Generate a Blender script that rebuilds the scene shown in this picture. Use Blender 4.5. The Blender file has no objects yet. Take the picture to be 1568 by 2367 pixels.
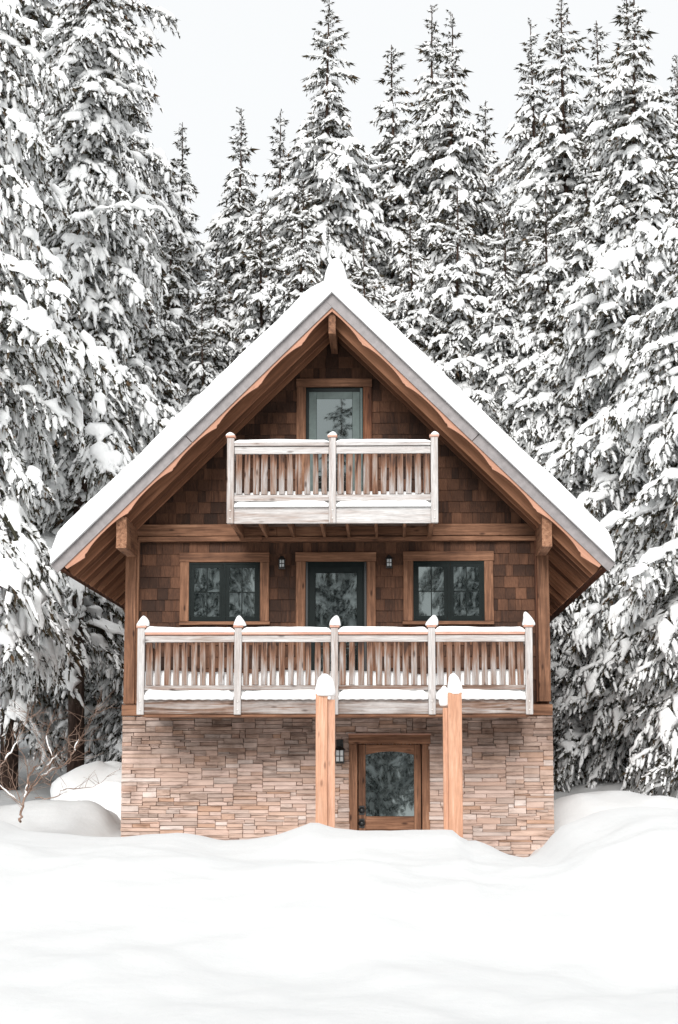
import bpy, bmesh, math, random
import numpy as np
from mathutils import Vector
R = math.radians
random.seed(7); rng = np.random.default_rng(7)
sc = bpy.context.scene
col = sc.collection

# ------------------------------------------------------------------ camera
F, CXP, CYP = 4200.0, 784.0, 1183.5          # focal length and centre on a 1568 x 2367 sheet
HX, HY = 900.0, 1780.0                        # where level lines square to the gable vanish
PITCH = math.atan((HY-CYP)/F); YAW = math.atan((HX-CXP)*math.cos(PITCH)/F)
CAM = Vector((0.0, -28.0, 2.0))
cd = bpy.data.cameras.new('camera'); cam = bpy.data.objects.new('camera', cd); col.objects.link(cam)
cam.location = CAM; cam.rotation_euler = (R(90)+PITCH, 0, YAW)
cd.sensor_fit = 'VERTICAL'; cd.sensor_height = 36.0; cd.lens = 36.0*F/2367.0
cd.clip_start = 0.1; cd.clip_end = 1500
sc.camera = cam
# ------------------------------------------------------------------ world, sun, exposure
SUN_EL, SUN_AZ = R(28), R(187)                # azimuth measured from +Y, clockwise: front left of the cabin
w = bpy.data.worlds.new('World'); sc.world = w; w.use_nodes = True
nt = w.node_tree; nt.nodes.clear()
wo = nt.nodes.new('ShaderNodeOutputWorld'); bg = nt.nodes.new('ShaderNodeBackground')
sky = nt.nodes.new('ShaderNodeTexSky'); sky.sky_type = 'NISHITA'; sky.sun_disc = False
sky.sun_elevation = SUN_EL; sky.sun_rotation = SUN_AZ
hs = nt.nodes.new('ShaderNodeHueSaturation'); hs.inputs['Saturation'].default_value = 0.25
mx = nt.nodes.new('ShaderNodeMix'); mx.data_type = 'RGBA'; mx.inputs[0].default_value = 0.93
mx.inputs[7].default_value = (8.65, 8.8, 8.9, 1)   # closed cloud deck over the clear sky
nt.links.new(sky.outputs[0], hs.inputs['Color']); nt.links.new(hs.outputs[0], mx.inputs[6])
nt.links.new(mx.outputs[2], bg.inputs[0]); bg.inputs[1].default_value = 0.1
nt.links.new(bg.outputs[0], wo.inputs[0])
sl = bpy.data.lights.new('sun', 'SUN'); sl.energy = 3.0; sl.angle = R(30); sl.color = (1.0, 0.98, 0.955)
so = bpy.data.objects.new('sun', sl); col.objects.link(so)
so.rotation_euler = (R(90)-SUN_EL, 0, -SUN_AZ+math.pi) 
sc.cycles.diffuse_bounces = 8
sc.view_settings.view_transform = 'Standard'; sc.view_settings.look = 'None'
sc.view_settings.exposure = 0.2; sc.view_settings.gamma = 1.0; sc.view_settings.use_curve_mapping = False

# ------------------------------------------------------------------ measuring helpers
cp, sp, cy, sy = math.cos(PITCH), math.sin(PITCH), math.cos(YAW), math.sin(YAW)
FW = Vector((-sy*cp, cy*cp, sp)); RT = Vector((cy, sy, 0)); UP = RT.cross(FW)
def P(vx, vy, Y):
    d = FW*F + RT*(vx-CXP) - UP*(vy-CYP)
    return CAM + d*((Y-CAM.y)/d.y)
def PX(vx, vy, Y): return P(vx, vy, Y).x
def PZ(vx, vy, Y): return P(vx, vy, Y).z
def VX(x, y, z):
    d = Vector((x, y, z))-CAM; return CXP + F*d.dot(RT)/d.dot(FW)

# ------------------------------------------------------------------ materials
def nn(t, typ, **kw):
    n = t.nodes.new(typ)
    for k, v in kw.items(): setattr(n, k, v)
    return n
def newmat(name, rough=0.8):
    m = bpy.data.materials.new(name); m.use_nodes = True
    t = m.node_tree; b = t.nodes['Principled BSDF']; b.inputs['Roughness'].default_value = rough
    b.inputs['Specular IOR Level'].default_value = 0.3
    return m, t, b
def ramp(t, fac, stops):
    r = nn(t, 'ShaderNodeValToRGB'); e = r.color_ramp.elements
    while len(e) < len(stops): e.new(0.5)
    for i, (p, c) in enumerate(stops):
        e[i].position = p; e[i].color = (c[0], c[1], c[2], 1)
    t.links.new(fac, r.inputs[0]); return r.outputs[0]
def math_(t, op, a, b=None, clamp=False):
    n = nn(t, 'ShaderNodeMath', operation=op); n.use_clamp = clamp
    for i, v in enumerate((a, b)):
        if v is None: continue
        if isinstance(v, (int, float)): n.inputs[i].default_value = v
        else: t.links.new(v, n.inputs[i])
    return n.outputs[0]
def mixc(t, fac, a, b, blend='MIX'):
    n = nn(t, 'ShaderNodeMix', data_type='RGBA', blend_type=blend)
    for i, v in ((0, fac), (6, a), (7, b)):
        if isinstance(v, (int, float)): n.inputs[i].default_value = v
        elif isinstance(v, tuple): n.inputs[i].default_value = (*v, 1)
        else: t.links.new(v, n.inputs[i])
    return n.outputs[2]
def rcoord(t, scale, spread=37.0):
    """object coordinates shifted by a random amount for every object and island"""
    tc = nn(t, 'ShaderNodeTexCoord'); oi = nn(t, 'ShaderNodeObjectInfo'); g = nn(t, 'ShaderNodeNewGeometry')
    rnd = math_(t, 'FRACT', math_(t, 'ADD', oi.outputs['Random'], g.outputs['Random Per Island']))
    off = nn(t, 'ShaderNodeCombineXYZ')
    for i, k in enumerate((1.0, 1.7, 2.3)): t.links.new(math_(t, 'MULTIPLY', rnd, spread*k), off.inputs[i])
    a = nn(t, 'ShaderNodeVectorMath', operation='ADD'); t.links.new(tc.outputs['Object'], a.inputs[0]); t.links.new(off.outputs[0], a.inputs[1])
    mp = nn(t, 'ShaderNodeMapping'); mp.inputs['Scale'].default_value = scale; t.links.new(a.outputs[0], mp.inputs[0])
    return mp.outputs[0], rnd, tc, a.outputs[0]
def noise(t, vec, scale, detail=4, rough=0.55, dist=0):
    n = nn(t, 'ShaderNodeTexNoise'); n.inputs['Scale'].default_value = scale; n.inputs['Detail'].default_value = detail
    n.inputs['Roughness'].default_value = rough; n.inputs['Distortion'].default_value = dist
    if vec is not None: t.links.new(vec, n.inputs['Vector'])
    return n.outputs[0]
def bump(t, b, h, strength, dist):
    n = nn(t, 'ShaderNodeBump'); n.inputs['Strength'].default_value = strength; n.inputs['Distance'].default_value = dist
    t.links.new(h, n.inputs['Height']); t.links.new(n.outputs[0], b.inputs['Normal'])

def wood(name, axis, stops, knots=0.6, rnd_amt=0.25, fine=0.35, rough=0.75, topdark=0.0, stain=0.0):
    m, t, b = newmat(name, rough)
    sca = {'X': (1.3, 22, 22), 'Z': (22, 22, 1.3), 'Y': (22, 1.3, 22)}[axis]
    v, rnd, tc, raw = rcoord(t, sca)
    n1 = noise(t, v, 1.0, 5, 0.6, 0.6)
    f = math_(t, 'ADD', n1, math_(t, 'MULTIPLY', math_(t, 'SUBTRACT', rnd, 0.5), rnd_amt))
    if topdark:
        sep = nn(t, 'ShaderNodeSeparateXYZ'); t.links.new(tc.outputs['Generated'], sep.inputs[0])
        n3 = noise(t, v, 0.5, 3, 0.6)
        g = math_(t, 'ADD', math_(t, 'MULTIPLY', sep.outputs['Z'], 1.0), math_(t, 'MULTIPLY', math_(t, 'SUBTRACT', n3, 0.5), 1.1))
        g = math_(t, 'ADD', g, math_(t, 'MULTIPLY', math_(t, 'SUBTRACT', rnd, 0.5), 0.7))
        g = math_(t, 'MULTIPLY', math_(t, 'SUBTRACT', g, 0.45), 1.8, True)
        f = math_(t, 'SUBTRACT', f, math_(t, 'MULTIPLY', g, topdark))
    c = ramp(t, f, stops)
    # fine grain
    n2 = noise(t, v, 4.0, 3, 0.7)
    c = mixc(t, fine, c, ramp(t, n2, [(0.35, (0.25, 0.22, 0.2)), (0.62, (1.15, 1.12, 1.1))]), 'MULTIPLY')
    if stain:
        ns = noise(t, raw, 1.6, 4, 0.65)
        c = mixc(t, stain, c, ramp(t, ns, [(0.42, (0.28, 0.2, 0.16)), (0.6, (1, 1, 1))]), 'MULTIPLY')
    if knots:
        mp = nn(t, 'ShaderNodeMapping'); mp.inputs['Scale'].default_value = {'X': (3.2, 9, 9), 'Z': (9, 9, 3.2), 'Y': (9, 3.2, 9)}[axis]
        t.links.new(raw, mp.inputs[0])
        vo = nn(t, 'ShaderNodeTexVoronoi'); vo.inputs['Scale'].default_value = 0.8; t.links.new(mp.outputs[0], vo.inputs['Vector'])
        k = ramp(t, vo.outputs['Distance'], [(0.07, (0.12, 0.07, 0.05)), (0.17, (1, 1, 1))])
        c = mixc(t, knots, c, k, 'MULTIPLY')
    t.links.new(c, b.inputs['Base Color'])
    bump(t, b, n2, 0.4, 0.004)
    return m
CEDAR = [(0.25, (0.09, 0.042, 0.025)), (0.45, (0.235, 0.115, 0.065)), (0.6, (0.35, 0.18, 0.105)), (0.78, (0.47, 0.27, 0.17))]
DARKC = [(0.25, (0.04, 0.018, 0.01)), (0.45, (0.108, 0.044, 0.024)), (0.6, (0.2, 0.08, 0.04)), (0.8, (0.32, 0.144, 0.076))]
NEWC = [(0.2, (0.50, 0.245, 0.15)), (0.45, (0.62, 0.345, 0.225)), (0.6, (0.69, 0.41, 0.285)), (0.8, (0.76, 0.50, 0.37))]
GREY = [(0.22, (0.045, 0.022, 0.015)), (0.34, (0.20, 0.10, 0.06)), (0.45, (0.27, 0.20, 0.165)), (0.56, (0.34, 0.305, 0.29)), (0.75, (0.52, 0.51, 0.51))]
PALE = [(0.14, (0.16, 0.10, 0.07)), (0.28, (0.36, 0.29, 0.255)), (0.46, (0.49, 0.46, 0.445)), (0.7, (0.60, 0.595, 0.59))]
MIDG = [(0.25, (0.056, 0.032, 0.022)), (0.4, (0.24, 0.152, 0.112)), (0.52, (0.368, 0.32, 0.296)), (0.72, (0.512, 0.496, 0.488))]
M = {}
for ax in 'XYZ':
    M['cedar'+ax] = wood('cedar_'+ax, ax, CEDAR, 0.8, 0.12, 0.3, stain=0.35)
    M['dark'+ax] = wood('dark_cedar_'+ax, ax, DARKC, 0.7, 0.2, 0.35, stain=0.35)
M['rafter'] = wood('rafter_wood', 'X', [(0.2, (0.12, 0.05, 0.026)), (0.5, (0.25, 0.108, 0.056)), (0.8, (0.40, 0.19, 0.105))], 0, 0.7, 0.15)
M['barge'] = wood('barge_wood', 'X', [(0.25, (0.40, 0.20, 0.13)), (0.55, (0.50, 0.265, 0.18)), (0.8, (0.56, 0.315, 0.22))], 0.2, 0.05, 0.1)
M['new'] = wood('new_cedar', 'Z', NEWC, 0.5, 0.2, 0.27, stain=0.12)
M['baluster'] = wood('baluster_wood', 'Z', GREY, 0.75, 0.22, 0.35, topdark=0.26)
M['palepost'] = wood('pale_post_wood', 'Z', PALE, 0.6, 0.15, 0.3)
M['palerail'] = wood('pale_rail_wood', 'X', PALE, 0.6, 0.15, 0.35)
M['greyrail'] = wood('grey_rail_wood', 'X', MIDG, 0.8, 0.2, 0.35, stain=0.3)
M['cap'] = wood('cap_wood', 'X', [(0.3, (0.45, 0.22, 0.15)), (0.7, (0.72, 0.45, 0.36))], 0, 0.1, 0.2)
def plain(name, c, rough=0.6, metal=0, spec=0.3):
    m, t, b = newmat(name, rough); b.inputs['Specular IOR Level'].default_value = spec
    b.inputs['Metallic'].default_value = metal
    v = nn(t, 'ShaderNodeTexCoord').outputs['Object']
    n = noise(t, v, 9, 5)
    lo = tuple(x*0.78 for x in c); hi = tuple(min(1, x*1.15) for x in c)
    t.links.new(ramp(t, n, [(0.3, lo), (0.7, hi)]), b.inputs['Base Color']); return m
M['metal'] = plain('grey_metal_flashing', (0.225, 0.205, 0.205), 0.45, 0.0, 0.5)
M['black'] = plain('black_metal', (0.015, 0.016, 0.016), 0.4, 0, 0.5)
M['slate'] = plain('slate_green_paint', (0.008, 0.013, 0.0125), 0.4, 0, 0.1)
M['sage'] = plain('sage_green_paint', (0.095, 0.13, 0.123), 0.5)
M['frost'] = plain('lamp_glass', (0.75, 0.78, 0.78), 0.2, 0, 0.6)
M['interior'] = plain('dark_interior', (0.012, 0.012, 0.012), 0.9)
M['bolt'] = plain('bolt_steel', (0.6, 0.58, 0.55), 0.4, 0.3)
# window glass
m, t, b = newmat('window_glass', 0.015); M['glass'] = m
b.inputs['Base Color'].default_value = (0.006, 0.009, 0.009, 1); b.inputs['IOR'].default_value = 3.1
b.inputs['Specular IOR Level'].default_value = 0.5; b.inputs['Specular Tint'].default_value = (0.86, 0.97, 0.96, 1)
tc = nn(t, 'ShaderNodeTexCoord'); bump(t, b, noise(t, tc.outputs['Object'], 1.7, 1, 0.4), 0.12, 0.008)
# snow
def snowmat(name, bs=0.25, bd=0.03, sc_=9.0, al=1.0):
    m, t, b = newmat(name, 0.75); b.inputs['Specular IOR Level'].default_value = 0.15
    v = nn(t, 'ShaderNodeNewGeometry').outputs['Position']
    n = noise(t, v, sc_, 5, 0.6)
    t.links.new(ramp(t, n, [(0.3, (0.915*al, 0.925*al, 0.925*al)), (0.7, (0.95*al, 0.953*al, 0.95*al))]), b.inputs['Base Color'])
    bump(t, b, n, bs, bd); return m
M['snow'] = snowmat('fresh_snow'); M['treesnow'] = snowmat('tree_snow', 0.5, 0.04, 16.0)
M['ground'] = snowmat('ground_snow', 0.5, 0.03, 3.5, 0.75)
# foliage and bark
m, t, b = newmat('conifer_needles', 0.8); M['needle'] = m
g = nn(t, 'ShaderNodeNewGeometry')
v = noise(t, g.outputs['Position'], 1.1, 3)
f = math_(t, 'ADD', math_(t, 'MULTIPLY', g.outputs['Random Per Island'], 0.7), math_(t, 'MULTIPLY', v, 0.5))
t.links.new(ramp(t, f, [(0.2, (0.016, 0.017, 0.011)), (0.6, (0.034, 0.032, 0.019)), (0.9, (0.066, 0.045, 0.024)), (0.98, (0.12, 0.065, 0.03))]), b.inputs['Base Color'])
m, t, b = newmat('bark', 0.9); M['bark'] = m
v, rnd, tc, raw = rcoord(t, (14, 14, 4))
n = noise(t, v, 1.0, 6, 0.65, 0.5)
t.links.new(ramp(t, n, [(0.3, (0.022, 0.013, 0.01)), (0.55, (0.06, 0.036, 0.027)), (0.75, (0.15, 0.115, 0.10))]), b.inputs['Base Color']); bump(t, b, n, 0.8, 0.03)
m, t, b = newmat('twig_bark', 0.8); M['twig'] = m
v, rnd, tc, raw = rcoord(t, (6, 6, 6)); n = noise(t, v, 1.0, 4)
t.links.new(ramp(t, n, [(0.3, (0.11, 0.065, 0.047)), (0.55, (0.27, 0.175, 0.13)), (0.75, (0.50, 0.40, 0.34))]), b.inputs['Base Color'])
# shingles: every piece its own brown
m, t, b = newmat('cedar_shingle', 0.8); M['shingle'] = m
v, rnd, tc, raw = rcoord(t, (30, 30, 2.5), 61.0)
n1 = noise(t, v, 1.0, 4, 0.6); geo = nn(t, 'ShaderNodeNewGeometry'); n3 = noise(t, geo.outputs['Position'], 1.1, 3, 0.6)
f = math_(t, 'ADD', math_(t, 'MULTIPLY', rnd, 0.26), math_(t, 'MULTIPLY', n1, 0.5)); f = math_(t, 'ADD', f, math_(t, 'MULTIPLY', n3, 0.42))
c = ramp(t, f, [(0.3, (0.018, 0.010, 0.007)), (0.5, (0.044, 0.021, 0.013)), (0.66, (0.105, 0.048, 0.027)), (0.86, (0.215, 0.10, 0.056))])
t.links.new(c, b.inputs['Base Color']); bump(t, b, n1, 0.5, 0.004)
# ledger stone
m, t, b = newmat('ledger_stone', 0.85); M['stone'] = m
v, rnd, tc, raw = rcoord(t, (2.2, 9, 13), 53.0)
n1 = noise(t, v, 1.0, 6, 0.65, 0.4); n2 = noise(t, raw, 30, 4, 0.7)
c = ramp(t, rnd, [(0.0, (0.48, 0.34, 0.275)), (0.2, (0.58, 0.46, 0.41)), (0.38, (0.50, 0.37, 0.305)), (0.5, (0.41, 0.325, 0.285)), (0.62, (0.60, 0.49, 0.435)), (0.8, (0.45, 0.295, 0.215)), (0.9, (0.64, 0.565, 0.53)), (1.0, (0.35, 0.27, 0.23))])
c = mixc(t, 0.75, c, ramp(t, n1, [(0.32, (0.36, 0.28, 0.23)), (0.46, (0.98, 0.92, 0.88)), (0.7, (1.32, 1.26, 1.22))]), 'MULTIPLY')
geo = nn(t, 'ShaderNodeNewGeometry'); sep = nn(t, 'ShaderNodeSeparateXYZ'); t.links.new(geo.outputs['Position'], sep.inputs[0])
mpg = nn(t, 'ShaderNodeMapping'); mpg.inputs['Scale'].default_value = (1.1, 1, 0.8); t.links.new(geo.outputs['Position'], mpg.inputs[0])
nb = noise(t, mpg.outputs[0], 1.3, 5, 0.65)
wet = math_(t, 'ADD', math_(t, 'MULTIPLY', math_(t, 'SUBTRACT', sep.outputs['Z'], 2.0), 0.6), math_(t, 'MULTIPLY', math_(t, 'SUBTRACT', nb, 0.5), 2.6))
wet = math_(t, 'MULTIPLY', wet, 1.0, True)
c = mixc(t, wet, c, mixc(t, 1.0, c, (0.26, 0.205, 0.17), 'MULTIPLY'))
t.links.new(c, b.inputs['Base Color']); bump(t, b, n1, 0.7, 0.012)

# ------------------------------------------------------------------ object helpers
WL = {}
def link(o, parent=None, wl=(0, 0, 0)):
    col.objects.link(o); wl = Vector(wl); WL[o] = wl
    if parent is not None: o.parent = parent; o.location = wl-WL[parent]
    else: o.location = wl
    return o
def tag(o, label=None, cat=None, group=None, kind=None):
    for k, v in (('label', label), ('category', cat), ('group', group), ('kind', kind)):
        if v: o[k] = v
    return o
def empty(name, loc, label, cat, group=None):
    o = bpy.data.objects.new(name, None); link(o, None, loc); return tag(o, label, cat, group)
def mesh(name, V, Fc, mat, parent=None, wl=(0, 0, 0), rot=None, smooth=False):
    me = bpy.data.meshes.new(name); me.from_pydata([tuple(v) for v in V], [], Fc); me.update()
    me.materials.append(mat)
    if smooth: me.shade_smooth()
    o = bpy.data.objects.new(name, me); link(o, parent, wl)
    if rot: o.rotation_euler = rot
    return o
CF = [(0, 1, 3, 2), (4, 6, 7, 5), (0, 4, 5, 1), (2, 3, 7, 6), (0, 2, 6, 4), (1, 5, 7, 3)]
def cube(x0, x1, y0, y1, z0, z1):
    return [(x, y, z) for x in (x0, x1) for y in (y0, y1) for z in (z0, z1)]
def box(name, x0, x1, y0, y1, z0, z1, mat, parent=None, bev=0.005, rot=None, jit=0.0):
    c = Vector(((x0+x1)/2, (y0+y1)/2, (z0+z1)/2))
    bm = bmesh.new(); vs = [bm.verts.new(Vector(v)-c) for v in cube(x0, x1, y0, y1, z0, z1)]
    for f in CF: bm.faces.new([vs[i] for i in f])
    if jit:
        for v in vs: v.co += Vector((random.uniform(-jit, jit), 0, random.uniform(-jit, jit)))
    bmesh.ops.recalc_face_normals(bm, faces=bm.faces)
    if bev: bmesh.ops.bevel(bm, geom=bm.edges[:], offset=min(bev, 0.3*min(x1-x0, y1-y0, z1-z0)), segments=1, affect='EDGES')
    me = bpy.data.meshes.new(name); bm.to_mesh(me); bm.free(); me.materials.append(mat)
    o = bpy.data.objects.new(name, me); link(o, parent, c)
    if rot: o.rotation_euler = rot
    return o
def vbox(name, vx0, vx1, vy0, vy1, Yf, depth, mat, parent=None, **kw):
    mx_, my_ = (vx0+vx1)/2, (vy0+vy1)/2
    return box(name, PX(vx0, my_, Yf), PX(vx1, my_, Yf), Yf, Yf+depth, PZ(mx_, vy1, Yf), PZ(mx_, vy0, Yf), mat, parent, **kw)
def join(parts):
    V, Fc, n = [], [], 0
    for v, f in parts:
        V += list(v); Fc += [tuple(i+n for i in q) for q in f]; n += len(v)
    return V, Fc
def fbm(x, y, s=0):
    """cheap smooth noise made of sines"""
    v = 0
    for i, (a, f) in enumerate(((1, 1.0), (0.6, 2.1), (0.35, 4.3), (0.2, 8.1))):
        v = v + a*np.sin(f*x*1.3+s*3.1+i*1.7+np.sin(f*y*0.9+s))*np.cos(f*y*1.1-s*1.3+i*2.3+np.sin(f*x*0.7))
    return v/2.15

# ------------------------------------------------------------------ terrain
front = [(-400, 1880), (0, 1896), (60, 1922), (130, 1926), (210, 1934), (280, 1936), (340, 1930), (420, 1925), (460, 1930), (515, 1944), (580, 1941), (640, 1931), (690, 1914), (728, 1899), (775, 1914), (835, 1920), (900, 1920), (960, 1918), (1030, 1917), (1044, 1917), (1072, 1945), (1092, 1941), (1125, 1953), (1160, 1972), (1190, 1980), (1215, 1984), (1240, 1972), (1265, 1942), (1290, 1910), (1330, 1895), (1380, 1875), (1430, 1866), (1500, 1864), (1568, 1870), (2000, 1880)]
mid = [(-400, 1880), (0, 1868), (52, 1862), (142, 1850), (219, 1856), (258, 1872), (285, 1925), (600, 1925), (1200, 1910), (1283, 1866), (1330, 1848), (1400, 1842), (1568, 1850), (2000, 1850)]
back = [(-400, 1830), (0, 1842), (150, 1850), (280, 1845), (900, 1820), (1285, 1816), (1400, 1806), (1500, 1798), (1568, 1798), (2000, 1790)]
def sil(tab, vx):
    xs = np.array([a for a, b_ in tab], float); ys = np.array([b_ for a, b_ in tab], float)
    return np.interp(vx, xs, ys)
def sil_s(tab, vx, s):
    return (sil(tab, vx-s)+2*sil(tab, vx)+sil(tab, vx+s))/4
def zv(vy, D):    # height seen at row vy from D metres away
    return CAM.z - D*np.tan(np.arctan((vy-CYP)/F)-PITCH)
YC = -4.6
def ground_z(X, Y):
    X = np.asarray(X, float); Y = np.asarray(Y, float)
    D = np.maximum(Y+28, 8.0); vx = HX + X*F/cp/D*cp
    vxc = HX + X*F/(YC+28); vxm = HX + X*F/30.0; vxb = HX + X*F/38.0
    fr = zv(sil_s(front, vxc, 7), YC+28); mi = zv(sil_s(mid, vxm, 10), 30.0); ba = zv(sil_s(back, vxb, 20), 38.0)
    soft = zv(sil_s(front, vxc, 120), YC+28)
    wob = fbm(X*0.45, Y*0.5, 2)*0.2+fbm(X*1.2, Y*1.0, 9)*0.05
    rows = [(-400, 0*X+0.1), (-26, 0*X+0.12), (-17, 0*X+0.16), (-12.5, 0.36+0.14*fbm(X*0.5, X*0+1, 4)), (-8.0, soft*0.75+0.2+0.12*fbm(X*0.6, X*0, 1)), (YC, fr), (-2.2, np.minimum(fr-0.28, mi-0.2)),
            (0.2, np.minimum(fr-0.45, mi-0.28)), (2.0, mi), (5.0, np.minimum(mi, ba)-0.3), (10.0, ba), (16, ba+0.35), (34, ba*0+3.4), (70, ba*0+4.2), (900, ba*0+4.5)]
    z = np.zeros_like(X)
    for (y0, z0), (y1, z1) in zip(rows[:-1], rows[1:]):
        k = (Y >= y0) & (Y < y1)
        s = (Y-y0)/(y1-y0)
        s = s*s*(3-2*s)
        z = np.where(k, z0*(1-s)+z1*s, z)
    near = np.clip((np.abs(Y-YC)-0.6)/2.0, 0, 1)
    return z + wob*near + 0.007*fbm(X*3.1, Y*2.7, 5)
def axis_pts(a, b_, step, far, n):
    core = np.arange(a, b_+1e-6, step)
    o = np.geomspace(step*1.5, far, n)
    return np.concatenate([(a-o)[::-1], core, b_+o])
gx = axis_pts(-13, 11, 0.1, 600, 26); gy = axis_pts(-19, 14, 0.17, 500, 28)
GX, GY = np.meshgrid(gx, gy, indexing='xy'); GZ = ground_z(GX, GY)
nx, ny = len(gx), len(gy)
idx = np.arange(nx*ny).reshape(ny, nx)
Q = np.stack([idx[:-1, :-1], idx[:-1, 1:], idx[1:, 1:], idx[1:, :-1]], -1).reshape(-1, 4)
def np_mesh(name, V, Q, mat, smooth=True, k=4):
    V = np.asarray(V, np.float32); Q = np.asarray(Q, np.int32)
    me = bpy.data.meshes.new(name); me.vertices.add(len(V)); me.vertices.foreach_set('co', V.ravel())
    me.loops.add(Q.size); me.loops.foreach_set('vertex_index', Q.ravel())
    me.polygons.add(len(Q)); me.polygons.foreach_set('loop_start', np.arange(0, Q.size, k, dtype=np.int32))
    me.update(calc_edges=True); me.validate()
    if smooth: me.shade_smooth()
    me.materials.append(mat); return me
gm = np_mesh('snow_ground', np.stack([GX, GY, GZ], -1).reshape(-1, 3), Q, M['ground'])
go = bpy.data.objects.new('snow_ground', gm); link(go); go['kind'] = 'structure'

# ------------------------------------------------------------------ the cabin
YW = 0.13                                   # shingle wall plane, front of the stone base at 0
YB = -1.57                                  # front of the balconies
YR = -1.34                                  # front of the roof
CX0, CX1 = PX(281, 1800, 0), PX(1280, 1800, 0)
ZS = PZ(784, 1656, 0)                       # top of the stone base
cabin = empty('cabin', ((CX0+CX1)/2, 0, 0.3), 'steep-roofed cedar shingle cabin on a stone base with two weathered balconies', 'cabin')
APX, APZ = P(771, 678, YR).x, P(771, 678, YR).z
EL, ER = P(119, 1309, YR), P(1421, 1298, YR)
HWD = (ER.x-EL.x)/2; APX = (EL.x+ER.x)/2; EZ = (EL.z+ER.z)/2
ANG = math.atan2(APZ-EZ, HWD); LS = HWD/math.cos(ANG)
YEND = 9.3
# --- roof: two metal panels, rafters, barge boards, flashing
roofV = [(APX, APZ)]
def slope_box(name, s, u0, u1, y0, y1, z0, z1, mat, parent, bev=0.004):
    """board on slope s (-1 left, 1 right) between u0 and u1 down from the ridge"""
    xa, xb = (u0, u1) if s > 0 else (-u1, -u0)
    cu, cz, cyy = (xa+xb)/2, (z0+z1)/2, (y0+y1)/2
    th = ANG*s
    bm = bmesh.new(); vs = [bm.verts.new(v) for v in cube(xa-cu, xb-cu, y0-cyy, y1-cyy, z0-cz, z1-cz)]
    for f in CF: bm.faces.new([vs[i] for i in f])
    bmesh.ops.recalc_face_normals(bm, faces=bm.faces)
    if bev: bmesh.ops.bevel(bm, geom=bm.edges[:], offset=bev, segments=1, affect='EDGES')
    me = bpy.data.meshes.new(name); bm.to_mesh(me); bm.free(); me.materials.append(mat)
    o = bpy.data.objects.new(name, me)
    wlx = APX + math.cos(th)*cu + math.sin(th)*cz; wlz = APZ - math.sin(th)*cu + math.cos(th)*cz
    link(o, parent, (wlx, cyy, wlz)); o.rotation_euler = (0, th, 0); return o
tn = math.tan(ANG)
dz = 0.03/math.cos(ANG)
# the roof deck is one bent sheet; everything else hangs on it
V = []
for y in (YR+0.03, YEND):
    for (dx, dzz) in ((-HWD+0.02, 0), (0, 0), (HWD-0.02, 0), (HWD-0.02, -dz), (0, -dz), (-HWD+0.02, -dz)):
        V.append((APX+dx, y, APZ-abs(dx)*tn-0.004+dzz))
Fc = [(i, (i+1) % 6, 6+(i+1) % 6, 6+i) for i in range(6)]+[(0, 5, 4, 1), (1, 4, 3, 2), (6, 7, 10, 11), (7, 8, 9, 10)]
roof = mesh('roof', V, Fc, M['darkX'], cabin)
def notch_profile(u):
    """depth of the barge board below the flashing, a scallop between two corbels"""
    f = (u/0.905-0.95+1) % 1.0
    d = 0.032+0.062*(abs(f-0.5)*2)**2.6
    if f > 0.96: d -= 0.014
    return d
for s in (-1, 1):
    for (a, b_) in ((0.0, 3.08), (3.09, LS+0.02)):
        fl = slope_box('flashing', s, a if a else (0.0 if s < 0 else 0.0), b_, YR-(0.004 if s > 0 and a == 0 else 0), YR+0.028, -0.152, 0.0, M['metal'], roof, 0.003)
    # barge board with scalloped lower edge
    n = 150; us = [0.0+(LS-0.12)*i/n for i in range(n+1)]
    th = ANG*s; V = []; Fc = []
    for i, u in enumerate(us):
        d = notch_profile(u); top = -0.13; low = -0.152-d
        if u > LS-0.45: low = -0.152-0.12*(1-(u-(LS-0.45))/0.5*0.9)
        up_ = max(u, 0.0)
        for y in (YR+0.03, YR+0.068):
            for z in (top, low):
                # mitre at the ridge
                uu = max(up_, -z*math.tan(ANG)*1.0) if i < 12 else up_
                V.append((s*uu, y, z))
    for i in range(n):
        k = 4*i
        Fc += [(k, k+1, k+5, k+4), (k+2, k+6, k+7, k+3), (k, k+4, k+6, k+2), (k+1, k+3, k+7, k+5)]
    Fc += [(0, 2, 3, 1), (4*n, 4*n+1, 4*n+3, 4*n+2)]
    if s < 0: Fc = [f[::-1] for f in Fc]
    mesh('barge_board', V, Fc, M['barge'], roof, (APX, 0, APZ), (0, th, 0))
    # tongue and groove soffit under the deck, rafters below it
    y = YR+0.40; k = 0
    while y < YEND-0.1:
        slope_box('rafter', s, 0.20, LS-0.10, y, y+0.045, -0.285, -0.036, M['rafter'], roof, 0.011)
        y += 0.405
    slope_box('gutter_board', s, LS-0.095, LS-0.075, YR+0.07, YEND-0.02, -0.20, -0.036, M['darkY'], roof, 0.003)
box('ridge_beam', APX-0.055, APX+0.055, YR+0.09, YW+0.02, APZ-0.60, APZ-0.26, M['cedarY'], roof)
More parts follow.
